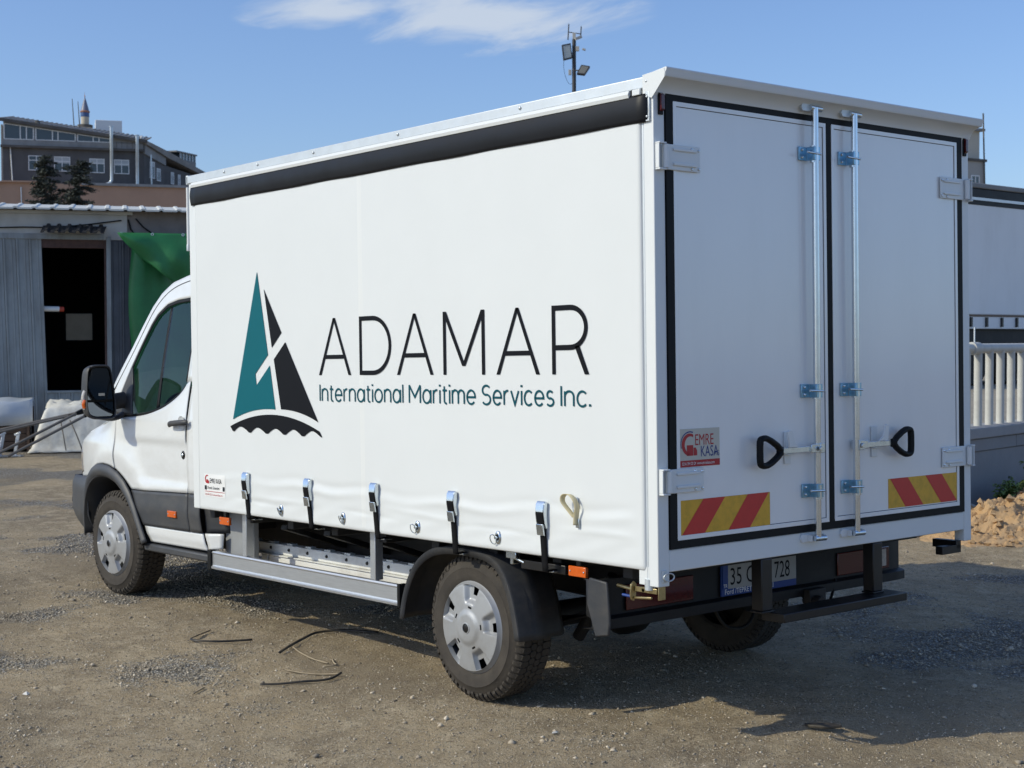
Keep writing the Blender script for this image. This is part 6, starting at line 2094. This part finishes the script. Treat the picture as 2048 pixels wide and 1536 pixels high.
# black window surround and glass
inner = [(5.205, 1.322), (5.165, 1.405), (5.112, 1.520), (5.055, 1.635), (4.998, 1.735), (4.945, 1.82), (4.890, 1.905), (4.835, 1.965), (4.73, 2.022), (4.60, 2.045), (4.44, 2.053), (4.318, 2.054)]
panel(win, inner, 60, 3, lambda x, z: body_y(x, z) - 0.003, 0.006, 'window_seal', 'rubber')
wl_in = [(p[0], p[1] + 0.016) for p in waist if p[0] > 4.262]
panel(wl_in, [(p[0], p[1] - 0.001) for p in waist if p[0] > 4.262], 40, 2, lambda x, z: body_y(x, z) - 0.002, 0.006, 'waist_seal', 'rubber')
panel([(4.318, 2.06), (4.30, 2.06)], [(4.275, 1.545), (4.253, 1.535)], 3, 10, lambda x, z: body_y(x, z) - 0.003, 0.006, 'rear_window_seal', 'rubber')
panel(inner, [(5.205, 1.318)] + wl_in[1:], 50, 14, lambda x, z: body_y(x, z) - 0.012, 0.0, 'side_window', 'glass')
# quarter-light divider and black sail panel that carries the mirror
panel([(4.705, 2.025), (4.680, 2.026)], [(4.640, 1.350), (4.610, 1.356)], 3, 12, lambda x, z: body_y(x, z) - 0.016, 0.008, 'window_divider', 'rubber')
panel([(5.205, 1.322), (5.165, 1.405), (5.112, 1.520), (5.055, 1.635)], [(4.930, 1.316), (4.965, 1.40), (4.99, 1.52), (5.045, 1.632)], 16, 8, lambda x, z: body_y(x, z) + 0.006, 0.010, 'mirror_sail', 'plastic')
# windscreen and roof
wsL = [(x, body_y(min(x, 5.2), z) - 0.022 - 0.02 * sstep(5.2, 5.5, x), z) for x, z in pil[:9]]
span(wsL, 26, 0.16, 'windscreen', 'glass_clear', 'x', thick=0.0)
roofL = [(x, body_y(x, z) - 0.001, z) for x, z in pil[8:]]
span(roofL, 14, 0.035, 'roof', 'paint_white')
cow = [(5.49, body_y(5.2, 1.30) - 0.12, 1.290), (5.36, body_y(5.2, 1.31) - 0.10, 1.300)]
span(cow, 4, 0.02, 'cowl', 'plastic', 'x')
# nose: grille, lamps, bumper
noseL = [(6.11, fend_y(6.10, 1.0), 1.003), (6.16, fend_y(6.14, 0.95) - 0.01, 0.93), (6.18, fend_y(6.15, 0.9) - 0.02, 0.86)]
span(noseL, 6, 0.09, 'grille', 'plastic', 'x')
for s in (0, 1):
    g_ = []
    for j in range(7):
        z = 1.03 - 0.16 * j / 6
        g_.append([(5.98 + 0.15 * i / 8, (fend_y(5.98 + 0.15 * i / 8, z) + 0.002) if s == 0 else mir(fend_y(5.98 + 0.15 * i / 8, z) + 0.002), z + 0.02 * (1 - i / 8)) for i in range(9)])
    MB().grid(g_).build('headlamp', M['lens_clear'], truck, smooth=60, solid=0.004, recalc=False)
def bump_y(x, z):
    return -0.062 - 0.168 * max(0, x - 5.2) ** 2 - 0.11 * max(0, (0.62 - z) / 0.2) ** 1.6 - 0.03 * max(0, (z - 0.76) / 0.11) ** 2
b_top = [(5.668, 0.878), (5.76, 0.870), (5.95, 0.862), (6.25, 0.85)]
b_bot = [(5.64, 0.455), (5.76, 0.450), (5.95, 0.44), (6.25, 0.43)]
b_topL = [(5.668, 0.878), (5.76, 0.870), (5.95, 0.862), (6.28, 0.85)]
panel(b_topL, b_bot, 30, 18, lambda x, z: bump_y(x, z) - 0.015 * sstep(0.80, 0.88, z), 0.006, 'front_bumper_corner', 'clad')
span([(6.28, bump_y(6.28, 0.85), 0.85), (6.30, bump_y(6.28, 0.7), 0.66), (6.25, bump_y(6.25, 0.43), 0.43)], 10, 0.07, 'front_bumper', 'clad', 'x', thick=0.006)
# wheel-arch flare
arch_i = [(4.775, 0.470), (4.830, 0.560), (4.900, 0.655), (4.985, 0.745), (5.07, 0.812), (5.16, 0.862), (5.27, 0.889), (5.386, 0.896), (5.49, 0.882), (5.57, 0.845), (5.632, 0.785), (5.665, 0.70), (5.680, 0.60), (5.668, 0.48)]
arch_o2 = arch_o + [(5.715, 0.79), (5.735, 0.70), (5.735, 0.60), (5.715, 0.46)]
fl = panel(arch_o2, arch_i, 60, 8, lambda x, z: -0.088 - 0.15 * max(0, x - 5.3) ** 2, 0.006, 'wheel_arch_flare', 'clad')
for o in fl:                                      # swell the flare outwards across its width
    for i, v in enumerate(o.data.vertices):
        j = i // 60
        k = math.sin(math.pi * min(1, j / 8 * 0.75 + 0.1)) * 0.028
        v.co.y += k if v.co.y > YC else -k
# inner arch liner
for s in (0, 1):
    f = (lambda y: y) if s == 0 else mir
    pts = resample([(a, b, 0) for a, b in arch_i], 30)
    MB().grid([[(p.x, f(-0.075), p.y), (p.x, f(-0.50), p.y)] for p in pts]).build('arch_liner', M['dark_in'], truck, smooth=50, solid=0.01)
    MB().prism([(p.x, p.y) for p in pts], 'y', f(-0.50), f(-0.52)).build('arch_back', M['dark_in'], truck)
# lower cladding, sill and step
def clad_y(x, z):
    return -0.094 + 0.010 * math.exp(-((z - 0.72) / 0.07) ** 2)
cl_t = [(4.962, 0.822), (4.6, 0.829), (4.176, 0.841)]
cl_b = [(4.795, 0.603), (4.5, 0.605), (4.156, 0.608)]
cd = panel(cl_t, cl_b, 24, 12, clad_y, 0.006, 'door_cladding', 'clad')
panel([(4.168, 0.841), (4.02, 0.845)], [(4.148, 0.608), (4.00, 0.610)], 5, 10, clad_y, 0.006, 'rear_cladding', 'clad')
panel([(4.015, 0.846), (3.86, 0.84)], [(3.995, 0.610), (3.84, 0.615)], 5, 8, lambda x, z: -0.115 - 0.5 * max(0, 4.01 - x), 0.006, 'cab_corner_cap', 'plastic')
panel([(4.790, 0.600), (4.4, 0.603), (4.00, 0.607)], [(4.730, 0.498), (4.4, 0.500), (3.965, 0.503)], 20, 8, lambda x, z: -0.102 - 0.012 * sstep(0.56, 0.50, z), 0.006, 'sill', 'paint_white')
panel([(3.995, 0.607), (3.85, 0.612)], [(3.960, 0.503), (3.86, 0.52)], 5, 6, lambda x, z: -0.112 - 0.35 * max(0, 3.99 - x), 0.006, 'sill_end', 'paint_white')
B_((3.93, -0.095, 0.435), (4.80, -0.20, 0.484), 'side_step', 'clad', bevel=0.012)
marker(4.305, 4.420, 0.682, 0.724, -0.072)
# door furniture
dh = MB()
dh.tube(smoothpoly([(4.365, -0.072, 1.270), (4.34, -0.058, 1.276), (4.25, -0.052, 1.283), (4.16, -0.058, 1.288), (4.135, -0.072, 1.290)], 14), 0.016, 10, flat=(1.15, 0.8))
P_(dh, 'door_handle', 'plastic', doors[0], smooth=60)
cup = MB()
cup.lathe([(0.0, -0.014), (0.03, -0.010), (0.046, 0.0)], (4.240, -0.0865, 1.281), 20)
P_(cup, 'handle_recess', 'paint_white', doors[0], smooth=60)
lk = MB()
lk.lathe([(0.0, 0.010), (0.012, 0.010), (0.014, 0.006), (0.022, 0.006), (0.030, 0.0)], (4.245, -0.104, 1.080), 20)
P_(lk, 'door_lock', 'steel_dark', doors[0], smooth=50)
lk = MB()
lk.lathe([(0.0, 0.0125), (0.009, 0.0122), (0.0115, 0.0100)], (4.245, -0.104, 1.080), 16)
P_(lk, 'lock_cylinder', 'zinc', doors[0], smooth=50)
# dark inner skin so that the panel gaps read dark
inr = MB()
inr.prism([(5.24, 0.98), (5.15, 0.95), (4.95, 0.82), (4.75, 0.55), (4.03, 0.55), (4.03, 1.54), (4.26, 1.50), (4.45, 1.38), (4.65, 1.325), (5.2, 1.285), (5.24, 1.25)], 'y', -0.155, -0.150)
P_(inr, 'door_inner', 'dark_in')
inr = MB()
inr.prism([(5.24, 0.98), (5.15, 0.95), (4.95, 0.82), (4.75, 0.55), (4.03, 0.55), (4.03, 1.54), (4.26, 1.50), (4.45, 1.38), (4.65, 1.325), (5.2, 1.285), (5.24, 1.25)], 'y', mir(-0.155), mir(-0.150))
P_(inr, 'door_inner', 'dark_in')
B_((4.02, -0.16, 0.60), (4.05, mir(-0.16), 1.62), 'cab_back_wall', 'dark_in', bevel=0)
P_(MB().prism([(-0.17, 1.62), (mir(-0.17), 1.62), (mir(-0.27), 2.22), (-0.27, 2.22)], 'x', 4.025, 4.05), 'cab_back_wall', 'dark_in')
B_((4.05, -0.20, 0.62), (5.5, mir(-0.20), 0.66), 'cab_floor', 'dark_in', bevel=0)
B_((5.15, -0.20, 0.95), (5.55, mir(-0.20), 1.26), 'dashboard', 'dark_in', bevel=0.04)
# seats
for y in (-0.55, -1.25, -1.70):
    sx = 4.50
    s1 = P_(MB().prism([(4.42, 0.95), (4.95, 0.98), (4.98, 1.06), (4.92, 1.10), (4.45, 1.08)], 'y', y - 0.23, y + 0.23), 'seat_cushion', 'seat', bevel=0.03)
    P_(MB().prism([(4.45, 1.05), (4.55, 1.07), (4.40, 1.58), (4.36, 1.66), (4.28, 1.66), (4.27, 1.60)], 'y', y - 0.21, y + 0.21), 'seat_back', 'seat', bevel=0.03)
    P_(MB().prism([(4.33, 1.72), (4.41, 1.70), (4.37, 1.88), (4.28, 1.88)], 'y', y - 0.12, y + 0.12), 'headrest', 'seat', bevel=0.025)
    for dy in (-0.05, 0.05):
        P_(MB().cyl((4.33, y + dy, 1.64), (4.345, y + dy, 1.74), 0.007), 'headrest_post', 'zinc')
P_(MB().tube([(4.98 + 0.09 * math.sin(a), -0.55 + 0.19 * math.cos(a), 1.28 + 0.17 * math.sin(a)) for a in [2 * math.pi * q / 30 for q in range(30)]], 0.015, 8, closed=True), 'steering_wheel', 'dark_in', smooth=60)
# ---------------- door mirror
def mirror(s):
    f = (lambda y: y) if s == 0 else mir
    hd_ = MB()
    # housing: rounded shell lofted from the rear opening forward
    def outline(k, inset=0.0):
        yo = [(0.150, 1.648), (0.178, 1.630), (0.186, 1.55), (0.190, 1.45), (0.188, 1.37), (0.176, 1.320), (0.135, 1.298), (0.06, 1.294), (0.00, 1.298), (-0.016, 1.315), (-0.014, 1.42), (-0.002, 1.53), (0.016, 1.625), (0.030, 1.650), (0.09, 1.654)]
        pts = smoothpoly(yo, 48, 1, closed=True)
        c_ = Vector((0.09, 1.47, 0))
        return [(c_.x + (p.x - c_.x) * k, c_.y + (p.y - c_.y) * k) for p in pts]
    rows = []
    for x, k in ((5.012, 0.93), (5.006, 0.98), (5.012, 1.0), (5.05, 1.0), (5.09, 0.95), (5.125, 0.82), (5.145, 0.60), (5.150, 0.25)):
        ring_ = outline(k)
        rows.append([(x, f(y), z) for y, z in ring_ + [ring_[0]]])
    hs_ = hd_.grid(rows).build('mirror_housing', M['plastic'], truck, smooth=50, solid=0.004)
    for zlo, zhi, nm in ((1.425, 1.632, 'mirror_glass'), (1.315, 1.408, 'wide_mirror_glass')):
        full = outline(0.90)
        poly = []
        for y, z in full:
            poly.append((y, min(max(z, zlo), zhi)))
        ded = [poly[0]]
        for q in poly[1:]:
            if (Vector(q) - Vector(ded[-1])).length > 0.002:
                ded.append(q)
        MB().add([(5.024, f(y), z) for y, z in ded], [list(range(len(ded)))]).build(nm, M['mirror'], hs_, solid=0.002)
    back_ = outline(0.93)
    MB().add([(5.03, f(y), z) for y, z in back_], [list(range(len(back_)))]).build('mirror_backing', M['rubber'], hs_, solid=0.004)
    MB().box((5.018, min(f(0.055), f(0.12)), 1.412), (5.026, max(f(0.055), f(0.12)), 1.4215)).build('mirror_divider', M['rubber'], hs_)
    mk = MB().box((5.0205, min(f(0.058), f(0.100)), 1.450), (5.0225, max(f(0.058), f(0.100)), 1.468))
    mk.build('mirror_label', M['beige_print'], hs_)
    sg = MB()
    sg.tube(smoothpoly([(5.035, f(0.186), 1.485), (5.045, f(0.196), 1.45), (5.05, f(0.194), 1.40), (5.05, f(0.180), 1.365)], 12), 0.013, 10, flat=(1.0, 1.5))
    sg.build('turn_signal', M['lens_clear'], hs_, smooth=60)
    MB().tube(smoothpoly([(5.035, f(0.190), 1.425), (5.04, f(0.198), 1.40), (5.04, f(0.190), 1.372)], 8), 0.012, 8, flat=(1.0, 1.4)).build('amber_lens', M['orange'], hs_, smooth=60)
    ar = MB()
    ar.tube(smoothpoly([(5.06, f(0.07), 1.310), (5.07, f(0.0), 1.295), (5.09, f(-0.06), 1.300), (5.08, f(-0.11), 1.330)], 12), 0.026, 10, flat=(0.7, 1.3))
    ar.tube(smoothpoly([(5.07, f(0.02), 1.40), (5.07, f(-0.04), 1.41), (5.07, f(-0.11), 1.42)], 8), 0.045, 10, flat=(1.2, 0.6))
    ar.build('mirror_arm', M['plastic'], truck, smooth=60)
mirror(0)
mirror(1)
# ================================================================== odds and ends on the ground
M['black_strip'] = mat('black_rubber_strip', (0.016, 0.015, 0.014), 0.55, var=0.3, vscale=10, dirt=((0.16, 0.13, 0.09), 0.7, 8.0, (1, 1, 1)))
M['twig'] = mat('pale_twig', (0.36, 0.29, 0.19), 0.85, var=0.3, vscale=20)
def gz(x, y):
    return float(ground_h(np.array([x]), np.array([y]))[0])
def strip(path, w, name, m, label, cat, up_=0.008, group=None, tilt=0.0):
    c_ = path[0]
    o = thing(name, label, cat, (c_[0], c_[1], 0), (0, 0, 0), group)
    pts = smoothpoly([(p[0] - c_[0], p[1] - c_[1], gz(p[0], p[1]) + up_ + (p[2] if len(p) > 2 else 0)) for p in path], 30, 2)
    rows = []
    for i, p in enumerate(pts):
        t_ = (pts[min(i + 1, 29)] - pts[max(i - 1, 0)]).normalized()
        sd = t_.cross(Vector((0, 0, 1))).normalized()
        rows.append([tuple(p - sd * w / 2 + Vector((0, 0, tilt * w))), tuple(p + Vector((0, 0, 0.003))), tuple(p + sd * w / 2 - Vector((0, 0, tilt * w * 0.3)))])
    MB().grid(rows).build('band', M[m], o, smooth=60, solid=0.004)
    return o
GRP = 'black rubber strips on the ground by the truck'
strip([(3.62, 0.06), (3.53, 0.17), (3.46, 0.27), (3.41, 0.30), (3.33, 0.30), (3.26, 0.19), (3.22, 0.01)], 0.011, 'rubber_strip', 'black_strip', 'short hooked black strip on the ground, leftmost of the three', 'strip', 0.012, GRP, 0.5)
strip([(2.81, 0.08), (2.93, -0.07), (3.04, -0.20), (3.14, -0.35), (3.16, -0.43), (3.09, -0.53), (3.0, -0.59), (2.91, -0.65)], 0.012, 'rubber_strip', 'black_strip', 'long curved black strip reaching into the shadow of the side rail', 'strip', 0.012, GRP, 0.5)
strip([(2.28, 0.51), (2.23, 0.41), (2.19, 0.32), (2.15, 0.22), (2.16, 0.15), (2.18, 0.09, 0.015)], 0.010, 'rubber_strip', 'black_strip', 'thin black strip on the gravel, nearest of the three to the front', 'strip', 0.010, GRP, 0.5)
strip([(2.19, 0.09, 0.012), (2.28, 0.14), (2.37, 0.20), (2.46, 0.24)], 0.010, 'twig', 'twig', 'thin pale twig meeting the nearest black strip', 'twig', 0.006)
strip([(2.91, -0.07), (2.79, -0.04), (2.62, -0.02), (2.49, -0.03)], 0.009, 'twig', 'twig', 'thin pale twig beside the long curved black strip', 'twig', 0.006)
strip([(2.54, -0.09), (2.46, -0.05), (2.38, -0.02), (2.42, 0.04)], 0.010, 'twig', 'twig', 'bent pale twig between the curved strip and the nearest strip', 'twig', 0.006)
strip([(2.43, 0.74), (2.34, 0.85)], 0.008, 'twig', 'twig', 'short pale twig on open dirt in front of the strips', 'twig', 0.006)
# dark flat shard at the tip of the truck's shadow
o = MB().prism([(0.0, 0.0), (0.05, 0.012), (0.13, 0.006), (0.17, -0.02), (0.12, -0.045), (0.03, -0.03)], 'z', 0.0, 0.014).build('slate_shard', M['black_strip'], None, bevel=0.003)
o.location = (-0.02, -0.90, gz(-0.02, -0.9) + 0.006)
o.rotation_euler = (R(4), R(-5), R(208))
tag(o, 'dark flat shard on the ground at the tip of the truck shadow', 'shard')
# a few bright stones one can pick out
M['pale_stone'] = mat('pale_stone_chip', (0.62, 0.60, 0.55), 0.8)
g = random.Random(77)
for k, (x, y, s_, lab) in enumerate(((0.66, -0.03, 0.016, 'white stone chip on the dirt below the rear wheel'), (2.9, 1.46, 0.022, 'pale flat chip at the lower left on the dirt'), (5.0, 1.15, 0.020, 'pale stone chip on the dirt left of the front wheel'))):
    vs = [Vector(q) * s_ * g.uniform(0.7, 1.3) for q in ((1.4, 0, 0), (-1.3, 0.1, 0), (0, 0.8, 0), (0, -0.9, 0), (0, 0, 0.5), (0, 0, -0.4))]
    o = MB().add(vs, [(0, 2, 4), (2, 1, 4), (1, 3, 4), (3, 0, 4), (2, 0, 5), (1, 2, 5), (3, 1, 5), (0, 3, 5)]).build('stone_chip', M['pale_stone'], None)
    o.location = (x, y, gz(x, y) + s_ * 0.3)
    o.rotation_euler = (0, 0, g.uniform(0, 3))
    tag(o, lab, 'stone')
